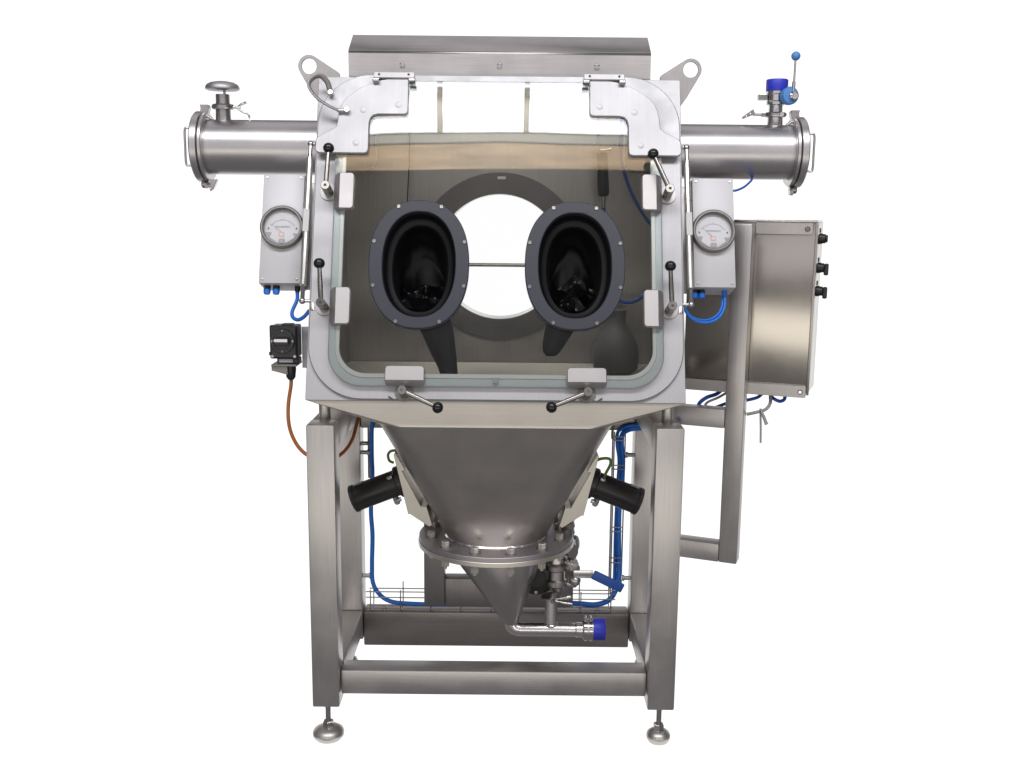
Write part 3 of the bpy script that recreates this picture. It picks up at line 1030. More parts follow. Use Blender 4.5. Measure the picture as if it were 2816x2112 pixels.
# valve with blue lever on the right port
vx = 0.857
vv = group('inlet_valve', gb, (vx, TY, TZ + TR))
z0 = TZ + TR
lathe('neck', [(0.020, 0), (0.0265, -0.004), (0.0240, 0.006), (0.0235, 0.028), (0, 0.028)], 'bright_steel', vv, (vx, TY, z0 - 0.006), n=40)
lathe('clamp_ring', [(0, 0), (0.030, 0.001), (0.0345, 0.005), (0.0345, 0.011), (0.030, 0.015), (0, 0.016)], 'cast_steel', vv, (vx, TY, z0 + 0.0224), n=40)
lathe('body', [(0, 0), (0.0215, 0), (0.0215, 0.018), (0.0300, 0.022), (0.0300, 0.030), (0.0270, 0.034), (0.0270, 0.052), (0.0305, 0.054), (0.0305, 0.062), (0, 0.062)], 'bright_steel', vv, (vx, TY, z0 + 0.0386), n=40)
box('body_lug', (vx - 0.056, vx - 0.0275, TY - 0.012, TY + 0.012, z0 + 0.074, z0 + 0.092), 'cast_steel', vv, 0.003)
box('clamp_hinge', (vx - 0.043, vx - 0.030, TY - 0.010, TY + 0.010, z0 + 0.024, z0 + 0.036), 'cast_steel', vv, 0.002)
cyl('clamp_bolt', (vx - 0.044, TY - 0.008, z0 + 0.030), (vx - 0.072, TY - 0.010, z0 + 0.030), 0.0036, 'cast_steel', vv, 12)
plate('wing_nut', [(-0.105, 0.016), (-0.072, 0.040), (-0.064, 0.024), (-0.074, 0.022), (-0.104, 0.010)], 'cast_steel', vv,
      [circ(0.0026, 12, -0.092, 0.0195), circ(0.0026, 12, -0.080, 0.027)], 0.007, 0.013, 0.0008, upright(vx, TY, z0 + 0.006))
lathe('hose_cap', [(0, 0), (0.0325, 0), (0.0335, 0.002), (0.0335, 0.033), (0.0315, 0.036), (0.029, 0.036), (0.028, 0.012), (0, 0.012)], 'cap_blue', vv, (vx + 0.001, TY, z0 + 0.1008), n=44)
lathe('actuator', [(0, 0), (0.0245, 0), (0.0270, 0.004), (0.0270, 0.020), (0.0240, 0.026), (0.012, 0.028), (0, 0.028)], 'valve_blue', vv, (vx + 0.029, TY - 0.026, z0 + 0.0835), (0.15, -1, 0.05), 40, smooth=50)
lathe('boss', [(0, 0), (0.0135, 0), (0.0135, 0.006), (0.010, 0.009), (0.006, 0.009), (0.006, 0.012), (0, 0.012)], 'polished_steel', vv, (vx + 0.040, TY - 0.0545, z0 + 0.082), (0.15, -1, 0.05), 28)
cyl('lever', (vx + 0.0395, TY - 0.050, z0 + 0.094), (vx + 0.0405, TY - 0.050, z0 + 0.190), 0.0032, 'polished_steel', vv, 14)
cyl('lever_socket', (vx + 0.0392, TY - 0.050, z0 + 0.086), (vx + 0.0396, TY - 0.050, z0 + 0.125), 0.0052, 'bright_steel', vv, 14)
lathe('lever_ball', [(0, -0.0128)] + [(0.0138 * cos(t), 0.0138 * sin(t)) for t in [radians(-75 + 15 * i) for i in range(11)]] + [(0, 0.0138)], 'valve_blue', vv, (vx + 0.041, TY - 0.050, z0 + 0.200), (0, 0, 1), 28, smooth=60)
link('nut', mesh(xf(hexa_bm(0.009, 0.008), Matrix.Translation((vx - 0.006, TY - 0.024, z0 + 0.052)) @ UPR)), 'bright_steel', vv)
link('nut', mesh(xf(hexa_bm(0.008, 0.008), Matrix.Translation((vx + 0.012, TY - 0.028, z0 + 0.030)) @ UPR)), 'bright_steel', vv)

# sloped tray under the chamber, hopper, flanges, lower cone
HX, HYc, HYh = 0.338, 0.274, 0.267


def at_z(l2, z):
    return [(x, y, z) for x, y in l2]


NC = 14
top2 = rrect(W - 0.0005, (YB - 0.005) / 2, 0.004, NC, 0, (YB + 0.005) / 2)
mid2 = rrect(HX, HYh, 0.075, NC, 0, HYc)
loops = []
for i in range(9):
    t = i / 8
    e = t
    z = 1.0335 - 0.0750 * t
    loops.append([(a[0] + (b[0] - a[0]) * e, a[1] + (b[1] - a[1]) * e, z) for a, b in zip(top2, mid2)])
link('tray', mesh(shell_bm(loops, None, 0.004), smooth=40), 'tray_steel', gb)
lin = []
for l in loops:
    c = sum((Vector(p) for p in l), Vector()) / len(l)
    lin.append([tuple(Vector((c.x + (p[0] - c.x) * 0.975, c.y + (p[1] - c.y) * 0.965, p[2] + 0.007))) for p in l])
link('added_tray_sheet', mesh(shell_bm(lin, None, 0.002), smooth=40), 'inner_steel', gb)  # added sheet over the tray's inside, there to darken it
FZ = 0.553
neck2 = rrect(0.158, 0.158, 0.1579, NC, 0, 0.310)
loops = []
mid3 = rrect(HX - 0.0005, HYh - 0.0005, 0.0745, NC, 0, HYc)
for i in range(17):
    t = i / 16
    z = 0.9580 + (FZ + 0.0005 - 0.9580) * t
    loops.append([(a[0] + (b[0] - a[0]) * t, a[1] + (b[1] - a[1]) * t, z) for a, b in zip(mid3, neck2)])
link('hopper', mesh(shell_bm(loops, None, 0.004), smooth=50), 'hopper_steel', gb)
FC = (0, 0.310)
lathe('hopper_weld', [(0.1585, 0), (0.164, 0), (0.1600, 0.006), (0.1585, 0.006)], 'bright_steel', gb, (*FC, FZ + 0.0002), n=64)
fg = group('flange_joint', gb, (*FC, FZ))
lathe('upper_flange', [(0.150, 0), (0.2440, 0), (0.2440, 0.0128), (0.2428, 0.0140), (0.150, 0.0140)], 'flange_steel', fg, (*FC, FZ - 0.0142), n=96, smooth=20)
lathe('lower_flange', [(0.150, 0), (0.2460, 0), (0.2470, 0.001), (0.2470, 0.0135), (0.2458, 0.0147), (0.150, 0.0147)], 'bolt_steel', fg, (*FC, FZ - 0.0296), n=96, smooth=20)
for k in range(12):
    a = radians(-90 + 13 + 30 * k)
    bx, by = FC[0] + 0.208 * cos(a), FC[1] + 0.208 * sin(a)
    inst('washer', 'fwasher', lambda: mesh(lathe_bm([(0, 0), (0.0175, 0), (0.0175, 0.0022), (0, 0.0022)], n=24)), 'cast_steel', fg, T(bx, by, FZ + 0.0001))
    inst('bolt', 'fbolt', lambda: mesh(hexa_bm(0.0128, 0.0150)), 'bolt_steel', fg, T(bx, by, FZ + 0.0024) @ Matrix.Rotation(random.uniform(-.12, .12), 4, 'Z'))
    inst('nut', 'fnut', lambda: mesh(lathe_bm([(0, 0), (0.0058, 0), (0.0058, 0.008), (0.0132, 0.0085), (0.0132, 0.0255), (0.0110, 0.026), (0.0110, 0.0400), (0, 0.0400)], n=6)), 'bolt_steel', fg, T(bx, by, FZ - 0.0698))
dc = group('discharge_cone', gb, (0.05, 0.31, 0.24))
OX = 0.050
loops = []
for i in range(13):
    t = i / 12
    r = 0.166 + (0.0200 - 0.166) * t
    cx = OX * t
    z = FZ - 0.0298 + (0.252 - (FZ - 0.0298)) * t
    loops.append([(cx + r * cos(2 * pi * k / 64), 0.310 - 0.012 * t + r * sin(2 * pi * k / 64), z) for k in range(64)])
link('cone', mesh(shell_bm(loops, None, 0.002), smooth=50), 'cone_steel', dc)
PY, PZ = 0.298, 0.2335
tube('outlet_pipe', [(OX, PY, 0.2585), (OX + 0.001, PY, 0.250), (OX + 0.010, PY, 0.239), (OX + 0.026, PY, PZ + 0.0005), (OX + 0.050, PY, PZ), (0.150, PY, PZ), (0.257, PY, PZ)], 0.0212, 'pipe_steel', dc, 32, 6)
cyl('pipe_end', (0.2575, PY, PZ), (0.300, PY, PZ), 0.0236, 'pipe_steel', dc, 32, 0.003)
for x in (0.284, 0.3005):
    lathe('hose_clamp', [(0.0335, 0), (0.0362, 0.0005), (0.0362, 0.0105), (0.0335, 0.011)], 'polished_steel', dc, (x, PY, PZ + 0.002), (1, 0, 0), 40)
    cyl('clamp_screw', (x + 0.005, PY - 0.012, PZ + 0.041), (x + 0.005, PY + 0.010, PZ + 0.041), 0.0052, 'polished_steel', dc, 12)
lathe('hose_stub', [(0, 0), (0.030, 0.0005), (0.0330, 0.004), (0.0330, 0.034), (0, 0.034)], 'tube_steel', dc, (0.280, PY, PZ + 0.002), (1, 0, 0), 40)
lathe('hose_cap', [(0, 0), (0.0345, 0), (0.0352, 0.002), (0.0352, 0.036), (0.0335, 0.0385), (0, 0.0385)], 'cap_blue', dc, (0.3142, PY, PZ + 0.002), (1, 0, 0), 48)
cyl('branch_pipe', (0.1785, PY + 0.004, PZ + 0.012), (0.1785, PY + 0.004, 0.3330), 0.0205, 'tube_steel', dc, 32, 0.0005)
lathe('branch_weld', [(0.0207, 0), (0.0250, 0), (0.0225, 0.005), (0.0207, 0.006)], 'bright_steel', dc, (0.1785, PY + 0.004, PZ + 0.0165), n=32)

# sampling valve above the branch pipe
sv = group('sampling_valve', gb, (0.1785, PY, 0.333))
lathe('clamp_ring', [(0, 0), (0.026, 0.001), (0.032, 0.005), (0.032, 0.011), (0.026, 0.015), (0, 0.016)], 'cast_steel', sv, (0.1785, PY + 0.004, 0.3332), n=36)
cyl('clamp_bolt', (0.181, PY - 0.032, 0.334), (0.181, PY - 0.032, 0.366), 0.004, 'polished_steel', sv, 12)
link('nut', mesh(xf(hexa_bm(0.010, 0.010), T(0.181, PY - 0.032, 0.345))), 'polished_steel', sv)
tube('wing_nut', [(0.190, PY - 0.034, 0.350), (0.208, PY - 0.036, 0.353), (0.224, PY - 0.037, 0.356), (0.240, PY - 0.037, 0.358)], [0.003, 0.005, 0.006, 0.004], 'polished_steel', sv, 12, 4, 0.6)
tube('wing_nut', [(0.190, PY - 0.034, 0.344), (0.215, PY - 0.036, 0.339), (0.245, PY - 0.037, 0.335)], [0.003, 0.004, 0.003], 'bright_steel', sv, 10, 4)
lathe('body', [(0, 0), (0.024, 0), (0.026, 0.012), (0.034, 0.018), (0.034, 0.034), (0.028, 0.040), (0.028, 0.066), (0.036, 0.072), (0.038, 0.088), (0.030, 0.096), (0.026, 0.120), (0.036, 0.124), (0.038, 0.144), (0.024, 0.150), (0, 0.150)],
      'cast_steel', sv, (0.196, PY + 0.062, 0.345), n=36)
for p, d, r, h in (((0.205, PY + 0.06, 0.372), (1, -0.1, -0.10), 0.0125, 0.060), ((0.215, PY + 0.06, 0.425), (1, -0.2, -0.12), 0.0155, 0.058), ((0.210, PY + 0.07, 0.500), (1, -0.2, 0.1), 0.026, 0.060), ((0.205, PY + 0.07, 0.462), (1, -0.25, 0.0), 0.021, 0.056)):
    lathe('side_stub', [(0, 0), (r * 0.75, 0), (r * 0.75, h * 0.4), (r, h * 0.45), (r, h * 0.82), (r * 0.8, h * 0.95), (r * 0.45, h), (0, h)], 'cast_steel', sv, p, d, 26, smooth=45)
lathe('pump_housing', [(0, 0), (0.030, 0), (0.030, 0.012), (0.060, 0.016), (0.066, 0.024), (0.066, 0.070), (0.050, 0.084), (0, 0.084)], 'motor_black', sv, (0.128, PY + 0.040, 0.392), (0.1, 1, 0), 36, smooth=45)
for k in range(6):
    a = radians(30 + 60 * k)
    lathe('housing_bolt', [(0, 0), (0.006, 0), (0.006, 0.006), (0, 0.006)], 'cast_steel', sv, (0.130 + 0.052 * cos(a), PY + 0.054, 0.392 + 0.052 * sin(a)), (0.1, -1, 0), 6)
lathe('elbow_body', [(0, 0), (0.020, 0), (0.020, 0.020), (0.027, 0.024), (0.027, 0.044), (0.018, 0.050), (0, 0.050)], 'cast_steel', sv, (0.236, PY + 0.075, 0.532), (-0.3, -0.2, 1), 26, smooth=45)
lathe('elbow_body', [(0, 0), (0.014, 0), (0.018, 0.008), (0.018, 0.026), (0.012, 0.034), (0, 0.034)], 'cast_steel', sv, (0.240, PY + 0.045, 0.392), (0.7, -0.5, -0.2), 22, smooth=45)
lathe('elbow_body', [(0, 0), (0.016, 0), (0.016, 0.018), (0.022, 0.022), (0.022, 0.034), (0, 0.036)], 'cast_steel', sv, (0.226, PY + 0.035, 0.486), (0.5, -0.7, 0.2), 22, smooth=45)
lathe('packing_nut', [(0, 0), (0.0200, 0), (0.0200, 0.016), (0.0165, 0.020), (0, 0.020)], 'polished_steel', sv, (0.242, PY + 0.030, 0.446), (0.35, -1, 0.15), 8)
lathe('stem', [(0, 0), (0.0065, 0), (0.0065, 0.010), (0, 0.010)], 'bright_steel', sv, (0.249, PY + 0.012, 0.449), (0.35, -1, 0.15), 16)
box('handle', (0.250, 0.312, PY + 0.020, PY + 0.024, 0.400, 0.426), 'bright_steel', sv, 0.0008)
hm = Matrix.Translation((0.3122, PY + 0.022, 0.4130)) @ Matrix.Rotation(radians(26), 4, 'Y')
box('grip', (0.0, 0.108, -0.006, 0.006, -0.0155, 0.0150), 'grip_blue', sv, 0.004, hm)

# vibrator motors on the hopper's flanks
for sx in (-1, 1):
    vb = group('vibrator_motor', gb, (sx * 0.38, 0.28, 0.69))
    ax = Vector((-sx * 0.93, 0.0, 0.368)).normalized()     # towards the hopper
    pe = Vector((sx * 0.4500, 0.275, 0.6680))
    up = Vector((sx * ax.z, 0, -sx * ax.x)) * 1.0
    up = Vector((sx * 0.368, 0, 0.93))
    lathe('end_cap', [(0, 0), (0.038, 0), (0.0440, 0.003), (0.0440, 0.014), (0.0425, 0.016), (0, 0.016)], 'black_plastic', vb, pe, ax, 44)
    lathe('casing', [(0, 0), (0.0415, 0), (0.0415, 0.136), (0, 0.136)], 'motor_black', vb, pe + ax * 0.0162, ax, 44)
    lathe('foot_flange', [(0, 0), (0.047, 0), (0.050, 0.003), (0.050, 0.018), (0, 0.018)], 'motor_black', vb, pe + ax * 0.1525, ax, 44)
    for k in (0.03, -0.045):
        q = pe + ax * 0.150 + up * k + Vector((0, -0.036, 0))
        lathe('bolt', [(0, 0), (0.0065, 0), (0.0065, 0.012), (0.004, 0.016), (0, 0.016)], 'bright_steel', vb, q, -ax, 10)
    q = pe + ax * 0.128 - up * 0.040
    lathe('cable_gland', [(0, 0), (0.008, 0), (0.010, 0.006), (0.010, 0.020), (0.006, 0.026), (0, 0.026)], 'tie_grey', vb, q, -up, 16)
    box('name_plate', (0.004, 0.032, -0.012, 0.012, -0.0005, 0.0008), 'tie_grey', vb, 0.0002,
        Matrix(((ax.x, 0, up.x, (pe + ax * 0.02 + up * 0.0418).x), (0, 1, 0, pe.y - 0.006), (ax.z, 0, up.z, (pe + ax * 0.02 + up * 0.0418).z), (0, 0, 0, 1))))
    # bent mounting bracket: profile in x-z, 110 mm wide
    pr = [(0.3130, 0.826), (0.3080, 0.834), (0.2790, 0.782), (0.2790, 0.778), (0.2880, 0.776), (0.2300, 0.664), (0.2130, 0.664), (0.1960, 0.606), (0.2050, 0.600), (0.2640, 0.640), (0.2700, 0.640)]
    plate('mounting_bracket', [(sx * x, z) for x, z in pr], 'bracket_steel', vb, (), -0.335, -0.215, 0.001, UPR)

# ------------------------------------------------------------------ pressure gauge boxes
for sx in (-1, 1):
    side = 'beside the black rotary switch side of the glove box' if sx < 0 else 'in front of the tall control cabinet'
    g = thing('gauge_box', 'grey steel box with round white pressure gauge, ' + ('under the tube with mushroom vent' if sx < 0 else 'under the tube with blue lever valve'),
              'gauge box', PANEL @ Vector((sx * 0.634, 0.352, -0.10)), 'pressure gauge boxes')
    u0, u1 = sorted((sx * 0.5740, sx * 0.6950))
    box('casing', (u0, u1, 0.3505, 0.6830, -0.140, -0.0500), 'box_paint', g, 0.0015, PANEL)
    box('wall_bracket', (*sorted((sx * 0.5360, sx * 0.5735)), 0.3505, 0.6830, -0.130, -0.120), 'strip_steel', g, 0.001, PANEL)
    gu, gv = sx * 0.6320, 0.5175
    GM = PANEL @ T(gu, gv, -0.0498)
    ga = lathe('gauge', [(0.0536, 0.0), (0.0536, 0.016), (0.0560, 0.0190), (0.0600, 0.0190), (0.0635, 0.0165), (0.0640, 0.012), (0.0640, 0)], 'bezel_grey', g, (0, 0, 0), (0, 0, 1), 64, GM)
    bmd = lathe_bm([(0, 0), (0.0534, 0), (0.0534, 0.003), (0, 0.003)], n=56)
    link('dial', mesh(xf(bmd, GM)), 'dial_white', ga)
    # lower segment of the face: grey mechanism cover
    seg = [(0.0515 * cos(radians(a)), 0.0515 * sin(radians(a))) for a in range(196, 345, 8)]
    plate('dial_segment', seg, 'dial_grey', ga, (), 0.0031, 0.0040, 0, GM)
    seg2 = [(-0.030, -0.0145), (0.030, -0.0145), (0.036, -0.030), (0.014, -0.046), (-0.014, -0.046), (-0.036, -0.030)]
    plate('dial_cover', seg2, 'dial_white', ga, (), 0.0041, 0.0050, 0, GM)
    plate('dial_foot', [(-0.011, -0.050), (0.011, -0.050), (0.008, -0.034), (-0.008, -0.034)], 'dial_grey', ga, (), 0.0051, 0.0060, 0, GM)
    lathe('zero_screw', [(0, 0), (0.0030, 0), (0.0030, 0.0012), (0, 0.0012)], 'bright_steel', ga, (0, -0.0455, 0.0061), (0, 0, 1), 14, GM)
    plate('tag', rrect(0.0078, 0.0068, 0.001, 2, -0.001, -0.0215), 'pink_tag', ga, (), 0.0051, 0.0058, 0, GM)
    plate('tag_face', rrect(0.0052, 0.0044, 0.0008, 2, -0.001, -0.0213), 'white_plastic', ga, (), 0.0059, 0.0063, 0, GM)
    for s in (-1, 1):
        plate('dial_clip', [(s * 0.0380, -0.003), (s * 0.0425, -0.006), (s * 0.0425, 0.001)], 'print_dark', ga, (), 0.0031, 0.0040, 0, GM)
    text('dial_text', 'MAGNEHELIC', 0.0072, 'print_grey', ga, GM @ T(0.001, 0.0022, 0.0033))
    # scale arc with ticks, needle
    arc_o = [(0.0395 * cos(radians(a)), -0.016 + 0.0395 * sin(radians(a))) for a in range(35, 146, 5)]
    arc_i = [(0.0388 * cos(radians(a)), -0.016 + 0.0388 * sin(radians(a))) for a in range(145, 34, -5)]
    plate('scale_arc', arc_o + arc_i, 'print_grey', ga, (), 0.0031, 0.0035, 0, GM)
    for k in range(11):
        a = radians(35 + 11 * k)
        c0 = Vector((0.0400 * cos(a), -0.016 + 0.0400 * sin(a)))
        dr = Vector((cos(a), sin(a)))
        nn = Vector((-sin(a), cos(a))) * (0.0004 if k % 5 else 0.0006)
        ln = 0.0025 if k % 5 else 0.0042
        plate('tick', [tuple(c0 - nn), tuple(c0 + dr * ln - nn), tuple(c0 + dr * ln + nn), tuple(c0 + nn)], 'print_grey', ga, (), 0.0031, 0.0035, 0, GM)
    plate('needle', [(-0.0035, -0.0150), (-0.0020, -0.0140), (-0.0355, 0.0145)], 'dial_grey', ga, (), 0.0052, 0.0057, 0, GM)
    lathe('lens', [(0, 0), (0.0534, 0), (0.0534, 0.0012), (0, 0.0018)], 'lens_glass', ga, (0, 0, 0.0105), (0, 0, 1), 56, GM)
    for x, y in ((0.0105, 0.672), (0.1105, 0.672), (0.0105, 0.362), (0.1105, 0.362)):
        lathe('corner_screw', [(0, 0), (0.0036, 0), (0.0034, 0.001), (0.0012, 0.0012), (0, 0.0002)], 'cast_steel', g, (sx * (0.5740 + x), y, -0.0499), (0, 0, 1), 14, PANEL)
    gl_u = ((-0.6770, -0.6500) if sx < 0 else (0.5800, 0.6010))
    for gu_ in gl_u:
        lathe('gland_base', [(0, 0), (0.0105, 0), (0.0105, 0.010), (0, 0.010)], 'black_plastic', g, (gu_, 0.3503, -0.082), (0, -1, 0), 6, PANEL)
        lathe('gland', [(0, 0), (0.0105, 0), (0.0108, 0.008), (0.0085, 0.0150), (0, 0.0160)], 'bright_blue', g, (gu_, 0.3402, -0.082), (0, -1, 0), 12, PANEL)
    gu_ = -0.5890 if sx < 0 else 0.6700
    lathe('gland', [(0, 0), (0.0082, 0), (0.0082, 0.010), (0.0062, 0.018), (0, 0.018)], 'black_plastic' if sx < 0 else 'bright_blue', g, (gu_, 0.3503, -0.088), (0, -1, 0), 12, PANEL)


def pcable(name, pts, r, m, label, M=PANEL, n=12):
    o = tube(name, pts, r, m, None, n, 8, 1.0, M)
    return tag(o, label, 'cable')


pcable('blue_hose', [(-0.5890, 0.334, -0.088), (-0.5890, 0.310, -0.088), (-0.6000, 0.275, -0.082), (-0.5960, 0.255, -0.075), (-0.5790, 0.246, -0.068), (-0.5600, 0.254, -0.060), (-0.5440, 0.272, -0.055)],
       0.0056, 'bright_blue', 'short blue hose hooked under the gauge box by the mushroom vent')
pcable('blue_hose', [(0.6700, 0.334, -0.088), (0.6680, 0.300, -0.086), (0.6500, 0.268, -0.080), (0.6180, 0.251, -0.072), (0.5830, 0.252, -0.066), (0.5580, 0.267, -0.060), (0.5430, 0.290, -0.055)],
       0.0040, 'bright_blue', 'outer of two blue hoses looped under the gauge box by the cabinet')
pcable('blue_hose', [(0.6660, 0.334, -0.096), (0.6620, 0.302, -0.094), (0.6460, 0.276, -0.088), (0.6180, 0.260, -0.080), (0.5850, 0.259, -0.072), (0.5600, 0.272, -0.066), (0.5430, 0.300, -0.060)],
       0.0040, 'bright_blue', 'inner of two blue hoses looped under the gauge box by the cabinet')
tag(tube('signal_lead', [(0.6945, 0.280, 1.628), (0.710, 0.282, 1.630), (0.735, 0.30, 1.640), (0.757, 0.33, 1.654), (0.775, 0.38, 1.663), (0.785, 0.42, 1.6705), (0.792, 0.45, 1.670)], 0.0034, 'blue_cable', None, 10),
    'thin dark lead from gauge box to the tube with blue lever', 'cable')

# ------------------------------------------------------------------ rotary switch on the left flank
sw = thing('rotary_switch', 'black rotary isolator switch with white bar on the chamber flank', 'switch', (-0.60, 0.15, 1.11))
SM = upright(-0.6170, 0.115, 1.1820)          # local x across, y up, z towards the operator
plate('housing', rrect(0.0385, 0.0470, 0.005, 4), 'black_plastic', sw, (), -0.070, 0.0, 0.004, SM)
plate('cover', rrect(0.0405, 0.0490, 0.005, 4), 'black_plastic', sw, (), -0.018, -0.006, 0.002, SM)
box('top_tab', (-0.006, 0.026, 0.0472, 0.0530, -0.040, -0.006), 'black_plastic', sw, 0.002, SM)
dl = lathe('dial', [(0, 0), (0.0350, 0), (0.0350, 0.006), (0.0335, 0.0075), (0.0265, 0.0075), (0.0258, 0.0060), (0, 0.0060)], 'black_plastic', sw, (-0.0015, 0.004, 0.0002), (0, 0, 1), 52, SM)
plate('grip', rrect(0.0220, 0.0105, 0.006, 5, -0.0015, 0.004), 'black_plastic', dl, (), 0.0062, 0.0200, 0.002, SM)
plate('pointer', rrect(0.0195, 0.0042, 0.003, 4, -0.0030, 0.0075), 'white_plastic', dl, (), 0.0201, 0.0212, 0.0003, SM)
for s, x, y, r in (('I', -0.001, 0.0340, 0), ('I', -0.002, -0.0260, 0), ('0', -0.0315, 0.004, 0), ('0', 0.0285, 0.004, 0)):
    text('mark', s, 0.0090, 'white_plastic', dl, SM @ T(x, y, 0.0079))
for x in (-0.0325, 0.0325):
    for y in (-0.041, 0.041):
        lathe('screw', [(0, 0), (0.0042, 0), (0.0040, 0.001), (0.0018, 0.001), (0, 0.0002)], 'cast_steel' if y < 0 else 'print_dark', sw, (x, y, 0.0002), (0, 0, 1), 14, SM)
box('end_lug', (-0.0450, -0.0388, -0.0400, -0.0300, -0.030, -0.010), 'black_plastic', sw, 0.002, SM)
box('rain_tray', (-0.0360, 0.0380, -0.0700, -0.0640, -0.075, 0.006), 'bezel_grey', sw, 0.0015, SM)
plate('tray_lip', [(-0.0362, -0.0705), (-0.0362, -0.0830), (0.010, -0.0950), (0.010, -0.0705)], 'bezel_grey', sw, (), -0.004, 0.0, 0.0005, SM)
box('terminal_box', (-0.022, 0.040, -0.0635, -0.0475, -0.060, -0.010), 'black_plastic', sw, 0.003, SM)
plate('name_plate', rrect(0.020, 0.005, 0.001, 2, 0.004, -0.0548), 'tie_grey', sw, (), -0.0098, -0.0090, 0, SM)
lathe('gland', [(0, 0), (0.0155, 0), (0.0160, 0.012), (0.0150, 0.020), (0.0135, 0.034), (0.008, 0.042), (0, 0.042)], 'black_plastic', sw, (0.0150, -0.0705, -0.022), (0, -1, 0), 16, SM)
plate('wall_bracket', [(0.0390, 0.0380), (0.0810, 0.0380), (0.0810, -0.0930), (0.0600, -0.0930), (0.0480, -0.0850), (0.0390, -0.0850)], 'box_paint', sw, [rrect(0.0060, 0.048, 0.003, 4, 0.0690, -0.030)], -0.076, -0.071, 0.001, SM)
tag(tube('orange_cable', [(-0.6015, 0.137, 1.072), (-0.6030, 0.137, 1.050), (-0.6110, 0.135, 1.000), (-0.6115, 0.130, 0.950), (-0.6020, 0.125, 0.908), (-0.5800, 0.118, 0.870), (-0.5490, 0.115, 0.845), (-0.5000, 0.130, 0.828), (-0.4620, 0.18, 0.840), (-0.4420, 0.24, 0.868), (-0.4380, 0.32, 0.905), (-0.430, 0.36, 0.935)],
         0.0055, 'orange_cable', None, 12), 'orange cable curving down from the black rotary switch', 'cable')

# ------------------------------------------------------------------ control cabinet
cc = thing('control_cabinet', 'tall stainless control cabinet on the swivelled bracket with three black knobs', 'cabinet', ARM @ Vector((0.03, 0.12, 0.985)))
box('casing', (-0.180, 0.2290, 0.0380, 0.2100, 0.990, 1.5360), 'cabinet_steel', cc, 0.003, ARM)
box('top_lip', (-0.178, 0.2270, 0.0340, 0.2080, 1.5365, 1.5420), 'bright_steel', cc, 0.001, ARM)
box('side_trim', (0.2230, 0.2310, 0.0325, 0.0375, 0.985, 1.535), 'strip_steel', cc, 0.001, ARM)
for z, L_ in ((1.484, 0.020), (1.391, 0.034), (1.316, 0.034)):
    kb = group('selector_knob', cc, ARM @ Vector((0.2295, 0.115, z)))
    lathe('collar', [(0, 0), (0.0175, 0), (0.0175, 0.004), (0.0150, 0.012), (0.0150, 0.018), (0, 0.018)], 'black_plastic', kb, (0.2292, 0.115, z), (1, 0, 0), 28, ARM)
    if L_ > 0.03:
        box('lever', (0.2475, 0.2620, 0.107, 0.123, z - 0.0240, z + 0.0140), 'black_plastic', kb, 0.004, ARM)
    else:
        cyl('button', (0.2475, 0.115, z), (0.2540, 0.115, z), 0.0125, 'black_plastic', kb, 24, 0.002, ARM)
    box('legend_plate', (0.2292, 0.2310, 0.100, 0.130, z + 0.0190, z + 0.0330), 'print_dark', kb, 0.0005, ARM)
for x in (-0.135, -0.062, 0.075, 0.105, 0.150):
    lathe('cable_gland', [(0, 0), (0.0100, 0), (0.0100, 0.008), (0.0085, 0.012), (0.0085, 0.022), (0, 0.022)], 'black_plastic', cc, (x, 0.10, 0.9898), (0, 0, -1), 12, ARM)
CB = [('blue_cable', [(-0.062, 0.10, 0.968), (-0.075, 0.08, 0.958), (-0.100, 0.05, 0.950), (-0.122, 0.04, 0.930), (-0.130, 0.045, 0.900)], 0.0065, 'blue_cable', 'dark blue cable bending left under the control cabinet'),
      ('blue_cable', [(0.075, 0.10, 0.968), (0.060, 0.085, 0.956), (0.020, 0.07, 0.945), (-0.030, 0.06, 0.935), (-0.075, 0.055, 0.915)], 0.0055, 'blue_cable', 'blue cable running behind the mast under the control cabinet'),
      ('blue_cable', [(0.150, 0.10, 0.968), (0.148, 0.095, 0.955), (0.136, 0.085, 0.950), (0.118, 0.08, 0.957), (0.105, 0.09, 0.965)], 0.0058, 'blue_cable', 'blue cable looped between two glands at the cabinet corner'),
      ('grey_lead', [(-0.040, 0.09, 0.965), (-0.065, 0.06, 0.950), (-0.095, 0.05, 0.935), (-0.110, 0.05, 0.915)], 0.0042, 'tie_grey', 'grey lead between the blue cables under the cabinet'),
      ('grey_lead', [(0.105, 0.08, 0.966), (0.108, 0.06, 0.945), (0.095, 0.05, 0.925), (0.060, 0.045, 0.912), (0.036, 0.045, 0.905)], 0.0055, 'tie_grey', 'grey lead running towards the mast under the cabinet')]
for nme, pts, r, m, lab in CB:
    tag(tube(nme, pts, r, m, None, 12, 8, 1, ARM), lab, 'cable')
tag(link('cable_tie', mesh(xf(loft_bm([[(x + dx, y, z) for dx, y in ((-.0035, -.001), (.0035, -.001), (.0035, .001), (-.0035, .001))] for x, z in ((0.080, 0.928), (0.082, 0.890), (0.084, 0.860), (0.086, 0.812))], True), ARM @ T(0, 0.045, 0))), 'tie_grey'),
    'long grey strip dangling below the control cabinet', 'cable tie')
tag(tube('loose_plug', [(0.082, 0.040, 0.925), (0.092, 0.036, 0.905), (0.104, 0.034, 0.878)], [0.0045, 0.0055, 0.0065], 'tie_grey', None, 12, 5, 1, ARM),
    'grey plug end dangling beside the long strip under the cabinet', 'plug')

